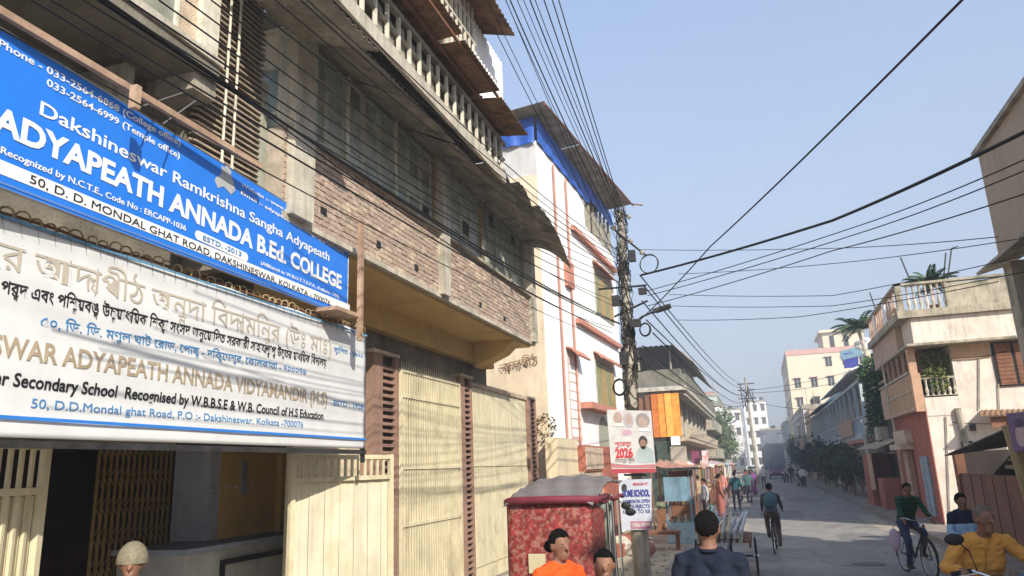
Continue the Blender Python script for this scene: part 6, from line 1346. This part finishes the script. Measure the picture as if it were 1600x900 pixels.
for i,(y,x0,x1,l,c) in enumerate(stalls):
    m_ = mat('stall_cloth_%d'%i,c,.85,.25,4,.3,20,alt=tuple(min(1,v*1.8+.05) for v in c),altamt=.6,altscale=6); t = thing('market_stall',l,'stall',(x0,y,0),'market stalls on the left')
    mb = MB(); mb.grid(lambda u,v: (x0+(x1-x0)*u+.1*v, y-.3+2.4*v, 2.25-.12*math.sin(v*math.pi)-.1*math.sin(u*math.pi)+.1*v-.25*u), 8, 8, .02); mb.build('awning', m_, t)
    s = MB(); s.cyl((x0+.05,y-.2,0),(x0+.05,y-.2,2.2),.03,6); row('post', s, brownwood, t, [(x1-x0-.1,0,-.2),(0,2.1,0),(x1-x0-.1,2.1,-.2)])
    mb = MB(); mb.box((x0+.1,y,.0),(x1-.1,y+1.9,.7)); mb.build('counter', brownwood, t)
    for k in range(5): 
        mb = MB(); xx = x0+.2+k*(x1-x0-.4)/5; mb.grid(lambda u,v: (xx+.2*u, y-.22+.03*math.sin(u*7), 1.3+.75*v), 4, 3, .01); mb.build('hanging_cloth', gm[(i+k)%7], t) if i in (2,4) else None
    for k in range(7):
        mb = MB(); xx = random.uniform(x0+.2,x1-.2); yy = random.uniform(y+.1,y+1.8); r_ = random.uniform(.10,.2); mb.ell((xx,yy,.70+r_*.6),(r_,r_,r_*.7),9,6,.15); tag(mb.build('goods_heap', [gm[0],gm[1],gm[2],gm[4],gm[3],gm[5],gm[6]][k], None), ('brown','dark','pale','tan','dull blue','green','ochre')[k]+' heap of goods on the '+l, 'goods', 'goods heaped on the stalls')
for (x,y,s_,c,l) in [(-2.9,19.0,.25,1,'grey sack on the dusty shoulder before the kiosk'),(-3.6,19.4,.3,2,'pale sack by the low red wall'),(-3.0,26.0,.3,0,'brown basket below the first stall')]:
    mb = MB(); mb.ell((x,y,s_*.7),(s_,s_*.8,s_*.8),10,7,.1); tag(mb.build('sack', gm[c], None), l, 'sack')
random.seed(12)
for i,(x,y,l) in enumerate([(-3.9,18.9,'short stack of red bricks against the low wall'),(-4.0,21.3,'second short stack of red bricks nearer the kiosk')]):
    t = thing('brick_stack', l, 'bricks', (x,y,0))
    s = MB(); s.box((x,y,0),(x+.23,y+.11,.07)); row('brick', s, redbrick, t, [(.24*a_+random.uniform(-.01,.01),.12*b_,.073*c_) for c_ in range(4) for b_ in range(3) for a_ in range(2) if (a_,b_,c_)!=(0,0,0)])
for i,(x,y,h_,c) in enumerate([(-2.75,24.0,.5,(.05,.15,.4)),(-2.3,27.5,.45,(.5,.1,.08)),(-2.2,31.9,.5,(.1,.3,.2)),(-2.1,41,.5,(.5,.45,.2))]):
    mb = MB(); mb.tube([(x,y,0),(x,y,h_*.9),(x,y,h_)],[.16,.2,.21],14); tag(mb.build('bucket', mat('bucket_%d'%i,c,.4,.1), None), ('blue','red','green','yellow')[i]+' plastic bucket standing by the market stalls','bucket')
# ================================================================== winter haze
mb = MB(); mb.box((-40,-25,-1.2),(60,300,30)); hz = mb.build('haze', MATS['white_paint'], None); hm_ = bpy.data.materials.new('haze'); hm_.use_nodes = True; nn = hm_.node_tree
for x in list(nn.nodes):
    if x.type != 'OUTPUT_MATERIAL': nn.nodes.remove(x)
v_ = nn.nodes.new('ShaderNodeVolumePrincipled'); v_.inputs['Density'].default_value = .0026; v_.inputs['Color'].default_value = (.92,.95,1,1); v_.inputs['Anisotropy'].default_value = .2
nn.links.new(v_.outputs[0], [x for x in nn.nodes if x.type == 'OUTPUT_MATERIAL'][0].inputs['Volume']); hz.data.materials.clear(); hz.data.materials.append(hm_); hz['kind'] = 'stuff'; hz['label'] = 'thin pale winter haze over the whole street'
